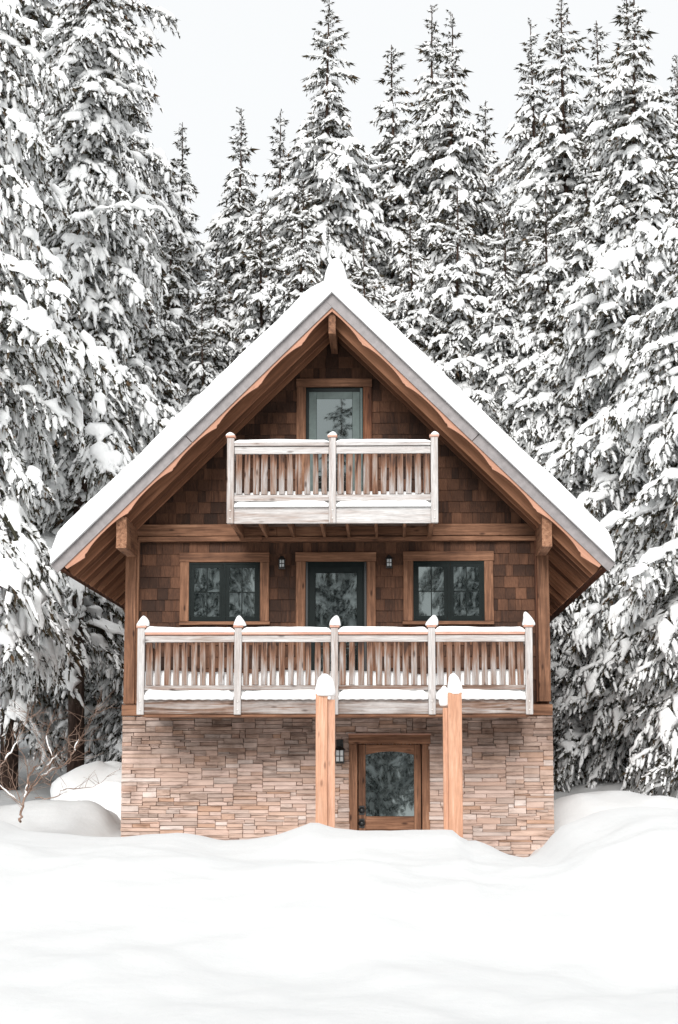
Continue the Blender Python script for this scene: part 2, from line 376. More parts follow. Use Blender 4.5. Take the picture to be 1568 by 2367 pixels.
# --- eave beams with curved ends
for s, (vxa, vxb) in ((-1, (268, 292)), (1, (1254, 1277))):
    yf = YR+0.11
    xa, xb = PX(vxa, 1240, yf), PX(vxb, 1240, yf)
    zt, zb = PZ(280, 1198, yf), PZ(280, 1266, yf)
    prof = [(yf+0.0, zt+0.02), (yf+0.0, zt-0.05), (yf+0.05, zt-0.2), (yf+0.06, zt-0.3), (yf+0.03, zb+0.04), (yf+0.02, zb), (YW-0.05, zb), (YW-0.05, zt-0.0)]
    n = len(prof); xc = (xa+xb)/2
    V = [(x-xc, a, c-zt) for x in (xa, xb) for a, c in prof]
    Fc = [tuple(range(n))[::-1], tuple(range(n, 2*n))]+[(i, (i+1) % n, n+(i+1) % n, n+i) for i in range(n)]
    mesh('eave_beam', V, Fc, M['cedarY'] if s < 0 else M['cedarY'], cabin, (xc, 0, zt))
# --- shingle wall
WX0, WX1 = PX(300, 1400, YW), PX(1262, 1400, YW)
ZL, ZH = PZ(784, 1640, YW), PZ(784, 1243, YW)
def roofz(x, off=0.06): return APZ-abs(x-APX)*tn-off/math.cos(ANG)
V, Fc = [], []
poly = [(WX0, ZL), (WX1, ZL), (WX1, roofz(WX1)), (APX, roofz(APX)), (WX0, roofz(WX0))]
for y in (YW, YW+0.15): V += [(x, y, z) for x, z in poly]
Fc = [(0, 1, 2, 3, 4), (9, 8, 7, 6, 5)]+[(i, 5+i, 5+(i+1) % 5, (i+1) % 5) for i in range(5)]
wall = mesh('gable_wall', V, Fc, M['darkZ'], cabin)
for s, x0, x1 in ((-1, CX0+0.02, CX0+0.17), (1, CX1-0.17, CX1-0.02)):     # the long side walls and the rear
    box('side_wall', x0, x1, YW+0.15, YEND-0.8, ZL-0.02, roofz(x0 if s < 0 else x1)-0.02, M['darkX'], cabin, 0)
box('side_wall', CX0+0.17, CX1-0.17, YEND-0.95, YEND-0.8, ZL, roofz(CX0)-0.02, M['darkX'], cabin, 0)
def rect(vx0, vx1, vy0, vy1, Y=YW):
    return (PX(vx0, (vy0+vy1)/2, Y), PX(vx1, (vy0+vy1)/2, Y), PZ((vx0+vx1)/2, vy1, Y), PZ((vx0+vx1)/2, vy0, Y))
openings = [rect(420, 618, 1282, 1440), rect(937, 1137, 1280, 1434), rect(688, 865, 1282, 1640), rect(690, 856, 880, 1215), rect(300, 1262, 1212, 1250)]
pieces = []
rowh = 0.178
def add_rows(z0, z1, xl, xr):
    r = 0; z = z0
    while z < z1:
        zt = min(z+rowh, z1)
        segs = [(xl, xr)]
        for (a, b_, c, d) in openings:
            if min(d, zt)-max(c, z) > 0.045:
                new = []
                for (p, q) in segs:
                    if b_ <= p or a >= q: new.append((p, q)); continue
                    if a > p: new.append((p, a))
                    if b_ < q: new.append((b_, q))
                segs = new
        hw = (roofz(APX, 0.05)-zt)/tn
        for p, q in segs:
            p = max(p, APX-hw); q = min(q, APX+hw)
            if q-p < 0.04: continue
            x = p
            while x < q-1e-4:
                wd = random.uniform(0.09, 0.235)
                if q-(x+wd) < 0.07: wd = q-x
                pieces.append((x, min(x+wd, q), z, zt)); x += wd
        z += rowh
ZBAND0, ZBAND1 = PZ(784, 1250, YW), PZ(784, 1212, YW)
add_rows(ZL+0.1, ZBAND0, WX0+0.08, WX1-0.08); add_rows(ZBAND1, APZ, -9, 9)
# unit shingle: 1 m wide, scaled on every copy
SV = [(0, 0, 1), (1, 0, 1), (1, -0.006, 1), (0, -0.006, 1), (0, 0, 0), (1, 0, 0), (1, -0.021, 0), (0, -0.021, 0)]
SF = [(0, 1, 2, 3), (7, 6, 5, 4), (3, 2, 6, 7), (0, 3, 7, 4), (1, 5, 6, 2)]
sh_me = []
for k in range(6):
    me = bpy.data.meshes.new('shingle'); j = [random.uniform(-0.02, 0.02) for _ in range(4)]
    me.from_pydata([(v[0], v[1]*random.uniform(0.8, 1.3), v[2]+(j[i % 4] if i > 3 else 0)) for i, v in enumerate(SV)], [], SF)
    me.update(); me.materials.append(M['shingle']); sh_me.append(me)
pieces.sort(key=lambda p: -(p[1]-p[0])*(p[3]-p[2]))
rest = []
for i, (a, b_, c, d) in enumerate(pieces):
    g = 0.0028
    if i < 300:
        o = bpy.data.objects.new('shingle', random.choice(sh_me)); link(o, wall, (a+g, YW-0.002-random.uniform(0, 0.006), c)); o.scale = (b_-a-2*g, 1, d-c+0.012)
    else:
        yy = YW-0.002-random.uniform(0, 0.006)
        rest.append(([(a+g+v[0]*(b_-a-2*g), yy+v[1], c+v[2]*(d-c+0.012)) for v in SV], SF))
V, Fc = join(rest); o = mesh('small_shingles', V, Fc, M['shingle'], wall); o['kind'] = 'stuff'
# --- beams and corner posts
def P2(name, *a, **k): return vbox(name, *a, **k)
for (a, b_, c, d) in ((288, 313, 1283, 1627), (1244.5, 1271.5, 1281, 1621)):
    P2('corner_post', a, b_, c, d, -0.04, 0.17, M['cedarZ'], parent=cabin)
vbox('corner_board', 313.5, 320, 1243, 1627, 0.02, 0.10, M['cedarZ'], cabin)
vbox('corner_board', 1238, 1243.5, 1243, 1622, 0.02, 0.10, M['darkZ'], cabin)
vbox('band_beam', 306, 640, 1212, 1239, 0.03, 0.09, M['cedarX'], cabin)
vbox('band_beam', 640.5, 1252, 1211, 1238, 0.034, 0.085, M['cedarX'], cabin)
vbox('band_trim', 320, 606, 1240, 1251, 0.0, 0.12, M['cedarX'], cabin)
vbox('band_trim', 606.5, 1243, 1239.5, 1250, 0.006, 0.11, M['cedarX'], cabin)
vbox('sill_beam', 281.5, 1278, 1628, 1654, -0.03, 0.30, M['cedarX'], cabin)
# --- stone base
_a, _b, _c, _d = rect(808, 994, 1700, 2100, 0)
V, Fc = join([(cube(CX0+0.02, _a, 0.03, YEND-0.8, -0.4, ZS-0.006), CF), (cube(_b, CX1-0.02, 0.03, YEND-0.8, -0.4, ZS-0.006), CF), (cube(_a, _b, 0.03, YEND-0.8, _d, ZS-0.006), CF)])
sb = mesh('stone_base', V, Fc, M['stone'], cabin)
U = 0.030; W_ = CX1-CX0; NW = int(W_/U); ZB0 = 0.35; NH = int((ZS-ZB0)/U); UX = W_/NW; UZ = (ZS-ZB0)/NH
occ = np.zeros((NH, NW), bool); stones = []
dx0, dx1, dz0, dz1 = rect(808, 994, 1700, 2100, 0)
for r in range(NH):
    for c in range(NW):
        x, z = CX0+(c+0.5)*UX, ZS-(r+0.5)*UZ
        if dx0 < x < dx1 and dz0 < z < dz1: occ[r, c] = True
for r in range(NH):
    c = 0
    while c < NW:
        if occ[r, c]: c += 1; continue
        h = random.choice((1, 1, 2, 2, 2, 2, 3)); L_ = random.choice((5, 6, 7, 8, 9, 10, 12, 14, 17, 20))
        n = 0
        while c+n < NW and not occ[r, c+n] and n < L_: n += 1
        if c+n < NW and not occ[r, c+n]:
            m2 = n
            while c+m2 < NW and not occ[r, c+m2] and m2 < n+3: m2 += 1
            if m2 < n+3: n = m2
        h = min(h, NH-r)
        while h > 1 and occ[r:r+h, c:c+n].any(): h -= 1
        occ[r:r+h, c:c+n] = True; stones.append((c, r, n, h)); c += n
def stone_geo(w_, h_):
    j = lambda a: random.uniform(-a, a)
    g = 0.0012; p = random.choice((0.0, 0.006, 0.012, 0.02, 0.034)); 
    b0 = [(-w_/2+g, 0.07, -h_/2+g), (w_/2-g, 0.07, -h_/2+g), (w_/2-g, 0.07, h_/2-g), (-w_/2+g, 0.07, h_/2-g)]
    b1 = [(x+j(0.004), 0.012-p, z+j(0.003)) for x, _, z in b0]
    e = 0.004
    b2 = [(x-math.copysign(e, x), -0.002-p+j(0.006), z-math.copysign(e, z)*0.7) for x, _, z in b1]
    cx = j(0.2)*w_; mid_ = [(cx, -0.004-p+j(0.006), h_/2-g-e*0.7), (cx+j(0.02), -0.004-p+j(0.006), -h_/2+g+e*0.7)]
    V = b0+b1+b2+mid_
    Fc = []
    for i in range(4):
        k = (i+1) % 4
        Fc += [(i, k, 4+k, 4+i)]
    Fc += [(5, 6, 10, 9), (7, 4, 8, 11), (4, 5, 9, 13, 8), (6, 7, 11, 12, 10), (8, 13, 12, 11), (13, 9, 10, 12)]
    return V, Fc
stones.sort(key=lambda s_: -(s_[2]*s_[3] if s_[1] < NH-10 else 0))
rest = []
cache = {}
for i, (c, r, n, h) in enumerate(stones):
    x, z = CX0+(c+n/2)*UX, ZS-(r+h/2)*UZ
    if i < 300:
        key = (n, h, random.randrange(2))
        if key not in cache:
            V, Fc = stone_geo(n*UX, h*UZ); me = bpy.data.meshes.new('stone'); me.from_pydata(V, [], Fc); me.update(); me.materials.append(M['stone']); cache[key] = me
        o = bpy.data.objects.new('stone', cache[key]); link(o, sb, (x, -0.0+random.uniform(-0.004, 0.004), z))
    else:
        V, Fc = stone_geo(n*UX, h*UZ); rest.append(([(x+v[0], v[1], z+v[2]) for v in V], Fc))
V, Fc = join(rest); o = mesh('small_stones', V, Fc, M['stone'], sb); o['kind'] = 'stuff'

# --- windows
def window(x0, x1, y0, y1, outer):
    ox0, ox1, oy0, oy1 = outer; Yt = YW-0.065
    xm = (x0+x1)/2
    fr = []
    def vb(a, b_, c, d, Y, dep): 
        return (cube(PX(a, (c+d)/2, Y), PX(b_, (c+d)/2, Y), Y, Y+dep, PZ((a+b_)/2, d, Y), PZ((a+b_)/2, c, Y)), [f for f in CF])
    Yf = YW-0.045
    fr += [vb(x0, x1, y0, y0+4, Yf, 0.09), vb(x0, x1, y1-4, y1, Yf, 0.09), vb(x0, x0+4, y0+4, y1-4, Yf, 0.09), vb(x1-4, x1, y0+4, y1-4, Yf, 0.09), vb(xm-3, xm+3, y0+4, y1-4, Yf, 0.09)]
    V, Fc = join(fr); win = mesh('window', V, Fc, M['slate'], cabin)
    box('room_shade', PX(x0+1, 1370, YW), PX(x1-1, 1370, YW), YW+0.003, YW+0.01, PZ(xm, y1-1, YW), PZ(xm, y0+1, YW), M['interior'], win, 0)
    for (a, b_) in ((x0+4.3, xm-3.3), (xm+3.3, x1-4.3)):
        s_ = 8.5; Ys = YW-0.035
        V, Fc = join([vb(a, b_, y0+4.3, y0+4.3+s_, Ys, 0.03), vb(a, b_, y1-4.3-s_, y1-4.3, Ys, 0.03), vb(a, a+s_-0.5, y0+4.3+s_, y1-4.3-s_, Ys, 0.03), vb(b_-s_+0.5, b_, y0+4.3+s_, y1-4.3-s_, Ys, 0.03)])
        mesh('sash', V, Fc, M['slate'], win)
        am, ym = (a+b_)/2, (y0+y1)/2
        V, Fc = join([vb(am-1.1, am+1.1, y0+4+s_, y1-4-s_, Ys+0.008, 0.010), vb(a+s_-0.5, am-1.1, ym-1.1, ym+1.1, Ys+0.008, 0.010), vb(am+1.1, b_-s_+0.5, ym-1.1, ym+1.1, Ys+0.008, 0.010)])
        mesh('muntin', V, Fc, M['slate'], win)
        for (p, q) in ((a+s_-1, am), (am, b_-s_+1)):
            for (u, v_) in ((y0+3+s_, ym), (ym, y1-3-s_)):
                pa = vbox('pane', p, q, u, v_, YW-0.014, 0.004, M['glass'], win, bev=0)
                pa.rotation_euler = (R(random.uniform(-0.25, 0.25)), 0, R(random.uniform(-0.3, 0.3)))
    vbox('head_trim', ox0, ox1, oy0, oy0+22, Yt-0.006, 0.075, M['cedarX'], win)
    vbox('side_trim', ox0+1, x0-0.3, oy0+22.3, oy1-7, Yt, 0.065, M['cedarZ'], win)
    vbox('side_trim', x1+0.3, ox1-1, oy0+22.3, oy1-7, Yt, 0.065, M['cedarZ'], win)
    vbox('sill', ox0-1, ox1+1, oy1-6.7, oy1+1, Yt-0.02, 0.085, M['cedarX'], win)
window(437, 601, 1300, 1438, (415, 623, 1277, 1443))
window(956, 1120, 1297, 1436, (932, 1142, 1274, 1442))
# --- middle balcony door
Yt = YW-0.065
d = vbox('door', 706.5, 848, 1298, 1640, YW-0.03, 0.05, M['slate'], cabin)
for a, b_ in ((706.8, 712), (842.5, 847.8)): vbox('jamb', a, b_, 1299, 1638, YW-0.05, 0.018, M['black'], d, bev=0.002)
for (a, b_, c, e) in ((716, 729, 1310, 1632), (826, 839, 1310, 1632), (729.3, 825.7, 1310, 1324), (729.3, 825.7, 1590, 1632)):
    vbox('stile', a, b_, c, e, YW-0.045, 0.014, M['slate'], d, bev=0.002)
vbox('pane', 730, 825, 1325, 1589, YW-0.038, 0.004, M['glass'], d, bev=0).rotation_euler = (R(0.5), 0, R(-0.4))
vbox('head_trim', 683, 870, 1276, 1297.5, Yt-0.006, 0.075, M['cedarX'], d)
vbox('side_trim', 684, 706, 1298, 1640, Yt, 0.065, M['cedarZ'], d); vbox('side_trim', 848.3, 869, 1298, 1640, Yt, 0.065, M['cedarZ'], d)
# --- attic door, sage green
d = vbox('door', 707.3, 839.7, 894.3, 1200, YW-0.02, 0.04, M['slate'], cabin)
for (a, b_, c, e) in ((714.5, 732, 906, 1195), (815, 832, 906, 1195)): vbox('stile', a, b_, c, e, YW-0.04, 0.02, M['sage'], d, bev=0.003)
vbox('top_rail', 732.4, 814.6, 906, 922, YW-0.038, 0.018, M['sage'], d, bev=0.003)
vbox('bottom_rail', 732.4, 814.6, 1165, 1195, YW-0.038, 0.018, M['sage'], d, bev=0.003)
vbox('pane', 732.6, 814.4, 922.5, 1164, YW-0.028, 0.004, M['glass'], d, bev=0)
vbox('threshold', 833, 838.5, 897, 1199, YW-0.045, 0.02, M['sage'], d, bev=0.002).name = 'door_stop'
vbox('head_trim', 685, 860.5, 874.5, 893.8, Yt-0.01, 0.08, M['cedarX'], d)
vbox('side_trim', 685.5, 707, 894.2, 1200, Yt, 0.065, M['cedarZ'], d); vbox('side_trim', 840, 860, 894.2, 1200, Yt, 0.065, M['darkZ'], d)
# --- lower door, knotty wood with arched glass
d = vbox('door', 828, 975, 1720, 2080, 0.095, 0.03, M['interior'], cabin)
for a, b_ in ((829, 845.4), (958, 974)): vbox('stile', a, b_, 1721, 2075, 0.045, 0.028, M['cedarZ'], d)
vbox('bottom_rail', 845.8, 957.6, 1887, 1918, 0.047, 0.026, M['cedarX'], d)
vbox('lower_panel', 845.8, 957.6, 1919, 2075, 0.06, 0.014, M['cedarZ'], d)
vbox('pane', 845.5, 958, 1724, 1886.5, 0.066, 0.006, M['glass'], d, bev=0).rotation_euler = (R(-0.4), 0, R(0.5))
a0, a1 = PX(845.8, 1740, 0.047), PX(957.6, 1740, 0.047); zt, ze, zm = PZ(900, 1721, 0.047), PZ(900, 1745, 0.047), PZ(900, 1737, 0.047)
V = []; n = 16
for i in range(n+1):
    x = a0+(a1-a0)*i/n; zz = ze+(zm-ze)*(1-(2*i/n-1)**2)
    for y in (0.047, 0.066): V += [(x, y, zt), (x, y, zz)]
Fc = []
for i in range(n):
    k = 4*i; Fc += [(k, k+1, k+5, k+4), (k+2, k+6, k+7, k+3), (k+1, k+3, k+7, k+5), (k, k+4, k+6, k+2)]
mesh('top_rail', V, Fc, M['cedarX'], d)
vbox('head_trim', 806, 995.5, 1698, 1719.5, -0.045, 0.12, M['cedarX'], d)
vbox('drip_cap', 804, 997, 1695.6, 1697.8, -0.06, 0.13, M['cap'], d, bev=0.001)
vbox('side_trim', 807, 826.5, 1720, 2090, -0.03, 0.10, M['cedarZ'], d)
vbox('side_trim', 976.5, 994.5, 1720, 2090, -0.03, 0.10, M['cedarZ'], d)
def lathe(prof, n=16, axis='Z', wob=0.0):
    V, Fc = [], []
    for r_, h in prof:
        for i in range(n):
            a = 2*math.pi*i/n; rr = r_*(1+wob*math.sin(3*a+h*9)); c, s = math.cos(a)*rr, math.sin(a)*rr
            V.append((c, s, h) if axis == 'Z' else (c, h, s))
    for k in range(len(prof)-1):
        for i in range(n):
            j = (i+1) % n; q = (k*n+i, k*n+j, (k+1)*n+j, (k+1)*n+i)
            Fc.append(q if axis == 'Z' else q[::-1])
    Fc.append(tuple(range(n))[::-1] if axis == 'Z' else tuple(range(n))); Fc.append(tuple(range((len(prof)-1)*n, len(prof)*n)) if axis == 'Z' else tuple(range((len(prof)-1)*n, len(prof)*n))[::-1])
    return V, Fc
for vy, nm in ((1873, 'deadbolt'), (1903, 'door_knob')):
    p = P(837, vy, 0.04); V, Fc = lathe([(0.001, -0.05), (0.026, -0.047), (0.034, -0.03), (0.026, -0.014), (0.046, -0.012), (0.052, 0.0), (0.052, 0.006)], 16, 'Y')
    mesh(nm, V, Fc, M['black'], d, p, smooth=True)
    box('lock_plate', p.x-0.042, p.x+0.042, 0.036, 0.044, p.z-0.07, p.z+0.07, M['black'], d, 0.003)
# --- wall lamps: back plate, roof, frosted glass in a cage
def wall_lamp(vx, vy, Yw, hh=0.2, wd=0.12, arm=False):
    c = P(vx, vy, Yw); y1 = Yw-0.02; x0, x1, z0, z1 = c.x-wd/2, c.x+wd/2, c.z-hh/2, c.z+hh/2
    lp = box('wall_lamp', c.x-wd*0.36, c.x+wd*0.36, Yw-0.022, Yw, z0-0.0, z1+(0.16 if arm else 0.04), M['black'], cabin, 0.003)
    yc = Yw-0.10; V = [(c.x+a*wd*0.62, yc+b_*wd*0.62, z1) for a, b_ in ((-1, -1), (1, -1), (1, 1), (-1, 1))]+[(c.x+a*0.02, yc+b_*0.02, z1+0.055) for a, b_ in ((-1, -1), (1, -1), (1, 1), (-1, 1))]
    mesh('lamp_roof', V, [(3, 2, 1, 0), (4, 5, 6, 7)]+[(i, (i+1) % 4, 4+(i+1) % 4, 4+i) for i in range(4)], M['black'], lp)
    box('lamp_glass', c.x-wd*0.36, c.x+wd*0.36, yc-wd*0.36, yc+wd*0.36, z0+0.015, z1-0.004, M['frost'], lp, 0.004)
    parts = []; e = 0.006; q = wd*0.42
    for a in (-1, 0, 1):
        parts.append((cube(c.x+a*q-e, c.x+a*q+e, yc-q-e, yc-q+e, z0, z1-0.001), CF))
        if a: parts.append((cube(c.x+a*q-e, c.x+a*q+e, yc+q-e, yc+q+e, z0, z1-0.001), CF))
    zc = (z0+z1)/2; parts += [(cube(c.x-q+e, c.x-e, yc-q-e, yc-q+e, zc-e, zc+e), CF), (cube(c.x+e, c.x+q-e, yc-q-e, yc-q+e, zc-e, zc+e), CF)]
    parts.append((cube(c.x-q-0.008, c.x+q+0.008, yc-q-0.008, yc+q+0.008, z0-0.014, z0-0.001), CF))
    if arm: parts.append((cube(c.x-0.01, c.x+0.01, yc-0.01, yc+0.01, z1+0.056, z1+0.16), CF)); parts.append((cube(c.x-0.01, c.x+0.01, yc+0.01, Yw-0.023, z1+0.13, z1+0.15), CF))
    else: parts.append((cube(c.x-0.01, c.x+0.01, yc+q+e, Yw-0.023, z0+0.06, z0+0.08), CF))
    V, Fc = join(parts); mesh('lamp_cage', V, Fc, M['black'], lp)
wall_lamp(653, 1305, YW-0.02, 0.13, 0.095); wall_lamp(900, 1303, YW-0.02, 0.13, 0.095); wall_lamp(786, 1748, -0.02, 0.19, 0.15, True)

# --- balconies
def snow_bar(name, x0, x1, y0, y1, z, h, seed, label=None, cat=None, group=None, n=None, sag=0.0, parent=None):
    """lumpy ridge of snow along x"""
    n = n or max(8, int((x1-x0)/0.035)); k = 9; V = []; Fc = []
    for i in range(n+1):
        t_ = i/n; x = x0+(x1-x0)*t_
        e = min(1.0, min(i, n-i)/1.6)**0.5 if 0 < i < n else 0.35
        hh = h*(1+0.22*float(fbm(np.array(x*2.3), np.array(0.0), seed)))*e
        ov = 0.008+0.006*float(fbm(np.array(x*6.0), np.array(2.0), seed+3))
        for j in range(k):
            a = math.pi*j/(k-1); c, s = math.cos(a), math.sin(a)
            V.append((x, (y0+y1)/2-(abs(c)**0.6)*math.copysign(1, c)*((y1-y0)/2+ov), z+(s**0.7)*hh-(sag*abs(math.sin(x*23+seed))**3 if j == 0 else 0)))
    for i in range(n):
        for j in range(k-1):
            a = i*k+j; Fc.append((a, a+k, a+k+1, a+1))
        Fc.append((i*k+k-1, (i+1)*k+k-1, (i+1)*k, i*k))
    Fc += [tuple(range(k))[::-1], tuple(range(n*k, n*k+k))]
    Fc = [f[::-1] for f in Fc]
    o = mesh(name, V, Fc, M['snow'], parent, smooth=True)
    return tag(o, label, cat, group)
def snow_cap(x, y, z, r_, h, lean, seed, label, group, square=False):
    n = 20; prof = [(0.9, -0.02), (1.06, 0.0), (1.1, 0.1), (1.02, 0.3), (0.85, 0.52), (0.58, 0.76), (0.3, 0.93), (0.1, 0.99), (0.001, 1.0)]
    V, Fc = lathe([(a*r_, b_*h) for a, b_ in prof], n, 'Z', 0.05)
    V = [(v[0]*(1+0.07*math.sin(seed*2.1+v[2]*25+2*math.atan2(v[1], v[0])))+lean*max(0, v[2])**1.2+0.012*math.sin(seed*1.7+v[2]*20), v[1], v[2]*(1+0.04*math.sin(seed*3))) for v in V]
    o = mesh('snow_clump', V, Fc, M['snow'], None, (x, y, z), smooth=True)
    return tag(o, label, 'snow', group)
def balcony(post_v, ytop, ybot, rail_y, base_y, fascia_y, joists, bal_y, pal, names):
    """posts, rails, slats and joists of one balcony; post_v: centre columns of the posts"""
    xs = [PX(v, (ytop+ybot)/2, YB) for v in post_v]; pw = 0.052
    vm = (post_v[0]+post_v[-1])/2
    Z = lambda v: PZ(vm, v, YB)
    deck = box('balcony', xs[0], xs[-1], YB+0.05, YW-0.02, Z(fascia_y[0]+4)-0.04, Z(fascia_y[0]+4), M['greyrail'], cabin, 0.004)
    for i, x in enumerate(xs):
        p = box('balcony_post', x-pw, x+pw, YB-0.055, YB+0.045, Z(ybot), Z(ytop), M['palepost'], deck, 0.007)
        p.rotation_euler = (0, R(random.uniform(-0.25, 0.25)), 0)
        box('post_cap', x-pw-0.018, x+pw+0.018, YB-0.073, YB+0.063, Z(ytop)+0.001, Z(ytop)+0.034, M['cap'], deck, 0.006)
        for zz in (Z(ybot)+0.07, Z(ybot)+0.19):
            V, Fc = lathe([(0.001, -0.012), (0.009, -0.010), (0.013, 0.0)], 8, 'Y'); mesh('bolt', V, Fc, M['bolt'], deck, (x, YB-0.056, zz))
    for i in range(len(xs)-1):
        a, b_ = xs[i]+pw+0.002, xs[i+1]-pw-0.002
        box('cap_rail', a, b_, YB-0.05, YB+0.07, Z(rail_y[1]), Z(rail_y[0]), pal['cap'], deck, 0.004)
        box('top_rail', a, b_, YB-0.022, YB+0.018, Z(rail_y[3]), Z(rail_y[2]), pal['rail'], deck, 0.004, jit=0.002)
        box('bottom_rail', a, b_, YB-0.022, YB+0.03, Z(base_y[1]), Z(base_y[0]), pal['bottom'], deck, 0.004, jit=0.003)
        box('fascia_board', a, b_, YB-0.02, YB+0.02, Z(fascia_y[1]), Z(fascia_y[0]), pal['fascia'], deck, 0.004)
        nb = 10 if len(xs) > 3 else 11; st = (b_-a)/nb
        for k in range(nb):
            xc = a+st*(k+0.5)+random.uniform(-0.006, 0.006); hw = random.uniform(0.040, 0.048)
            o = box('baluster', xc-hw, xc+hw, YB-0.018+random.uniform(-0.004, 0.004), YB+0.008, Z(bal_y[1])+0.002, Z(bal_y[0])-0.002, M['baluster'], deck, 0.006, jit=0.004)
            o.rotation_euler = (0, R(random.uniform(-0.5, 0.5)), 0)
    for jx, wv, slant in joists:
        x = PX(jx, fascia_y[1], YB+0.06); box('joist', x-wv, x+wv, YB+0.025, YW-0.03, Z(fascia_y[1])-0.012, Z(fascia_y[0]+4)-0.045, M['cedarY'], deck, 0.004)
    return xs, deck
up_x, deck_u = balcony((533.6, 769, 1004.5), 1012, 1210, (1023, 1031, 1033, 1049), (1144, 1158), (1173, 1210),
    [(540, .04, 0), (602, .022, 0), (668, .022, 0), (743, .022, 0), (802, .022, 0), (869, .022, 0), (936, .022, 0), (999, .04, 0)], (1049, 1143),
    dict(cap=M['palerail'], rail=M['palerail'], bottom=M['palerail'], fascia=M['palerail']), 'upper')
lo_x, deck_l = balcony((326.5, 550.5, 774, 998.5, 1223), 1451, 1652, (1461, 1467, 1469, 1484), (1584, 1595), (1617, 1650),
    [(340+68*i, .022, 0) for i in range(14)], (1484, 1584),
    dict(cap=M['cap'], rail=M['palerail'], bottom=M['greyrail'], fascia=M['greyrail']), 'lower')
ZLo = lambda v: PZ(774, v, YB); ZUp = lambda v: PZ(769, v, YB)
box('bottom_strip', lo_x[0]+0.02, lo_x[-1]-0.0, YB+0.0, YB+0.6, ZLo(1656.5), ZLo(1651), M['cedarX'], deck_l, 0.003)
# returns of the rails back to the wall
for xs, Z, r_, bb, bl in ((up_x, ZUp, (1033, 1049), (1144, 1158), (1049, 1143)), (lo_x, ZLo, (1469, 1484), (1584, 1595), (1484, 1584))):
    dk = deck_u if xs is up_x else deck_l
    for x in (xs[0], xs[-1]):
        box('side_rail', x-0.02, x+0.02, YB+0.05, -0.05, Z(r_[1]), Z(r_[0]), M['palerail'], dk, 0.004)
        box('side_rail', x-0.02, x+0.02, YB+0.05, -0.05, Z(bb[1]), Z(bb[0]), M['greyrail'], dk, 0.004)
        for k in range(9):
            y = YB+0.14+k*0.155
            if y < -0.12: box('baluster', x-0.013, x+0.013, y, y+0.09, Z(bl[1])+0.002, Z(bl[0])-0.002, M['baluster'], dk, 0.004)
# snow on the balconies
nm = ['first bay from the left', 'second bay from the left', 'third bay from the left', 'rightmost bay']
for i in range(4):
    snow_bar('rail_snow', lo_x[i]+0.05, lo_x[i+1]-0.05, YB-0.045, YB+0.07, ZLo(1461.5), 0.083, i, 'rounded snow on the lower balcony handrail, %s' % nm[i], 'snow', 'snow along the balcony handrails')
    snow_bar('ledge_snow', lo_x[i]+0.058, lo_x[i+1]-0.058, YB-0.075, YB+0.02, ZLo(1616.5), 0.135, i+7, 'white strip of snow on the lower balcony floor edge, %s' % nm[i], 'snow', 'snow along the balcony floor edges', sag=0.012)
for i, s_ in enumerate(('left', 'right')):
    snow_bar('rail_snow', up_x[i]+0.05, up_x[i+1]-0.05, YB-0.045, YB+0.07, ZUp(1023.5), 0.05, i+14, 'thin snow on the upper balcony handrail, %s half' % s_, 'snow', 'snow along the balcony handrails')
    snow_bar('ledge_snow', up_x[i]+0.058, up_x[i+1]-0.058, YB-0.07, YB+0.02, ZUp(1172.5), 0.09, i+17, 'white strip of snow on the upper balcony floor edge, %s half' % s_, 'snow', 'snow along the balcony floor edges')
for (xs, Z, v0, v1, lab) in ((lo_x, ZLo, 1622, 1553, 'deep snow lying on the lower balcony floor behind the slats'), (up_x, ZUp, 1178, 1133, 'snow lying on the upper balcony floor behind the slats')):
    n = 90; V = []; Fc = []
    prof = [(YB+0.034, 0), (YB+0.036, 0.8), (YB+0.07, 0.97), (YB+0.3, 1.05), (-0.8, 1.12), (-0.25, 1.1), (0.03, 1.0), (0.04, 0)]
    for i in range(n+1):
        x = xs[0]+0.03+(xs[-1]-xs[0]-0.06)*i/n
        hh = (Z(v1)-Z(v0))*(1+0.11*float(fbm(np.array(x*1.7), np.array(0.4), 8)))
        V += [(x, y, Z(v0)+0.0+q*hh) for y, q in prof]
    k = len(prof)
    for i in range(n):
        for j in range(k-1): Fc.append((i*k+j, (i+1)*k+j, (i+1)*k+j+1, i*k+j+1))
    Fc += [tuple(range(k)), tuple(range(n*k, n*k+k))[::-1]]
    tag(mesh('deck_snow', V, Fc, M['snow'], None, smooth=True), lab, 'snow')
caps = ['leftmost post of the lower balcony', 'second post from the left of the lower balcony', 'middle post of the lower balcony', 'fourth post from the left of the lower balcony', 'rightmost post of the lower balcony']
for i, x in enumerate(lo_x):
    snow_cap(x+(0.01 if i < 4 else 0), YB, ZLo(1451)+0.032, 0.082, 0.15 if i < 4 else 0.2, (0.12, 0.12, 0.15, 0.15, -0.2)[i], i, 'pointed snow cap on the '+caps[i], 'snow caps on the balcony posts')
for i, x in enumerate(up_x):
    snow_cap(x, YB, ZUp(1012)+0.032, 0.064, 0.062, 0, i+6, 'small round snow cap on the %s post of the upper balcony' % ('left', 'middle', 'right')[i], 'snow caps on the balcony posts')

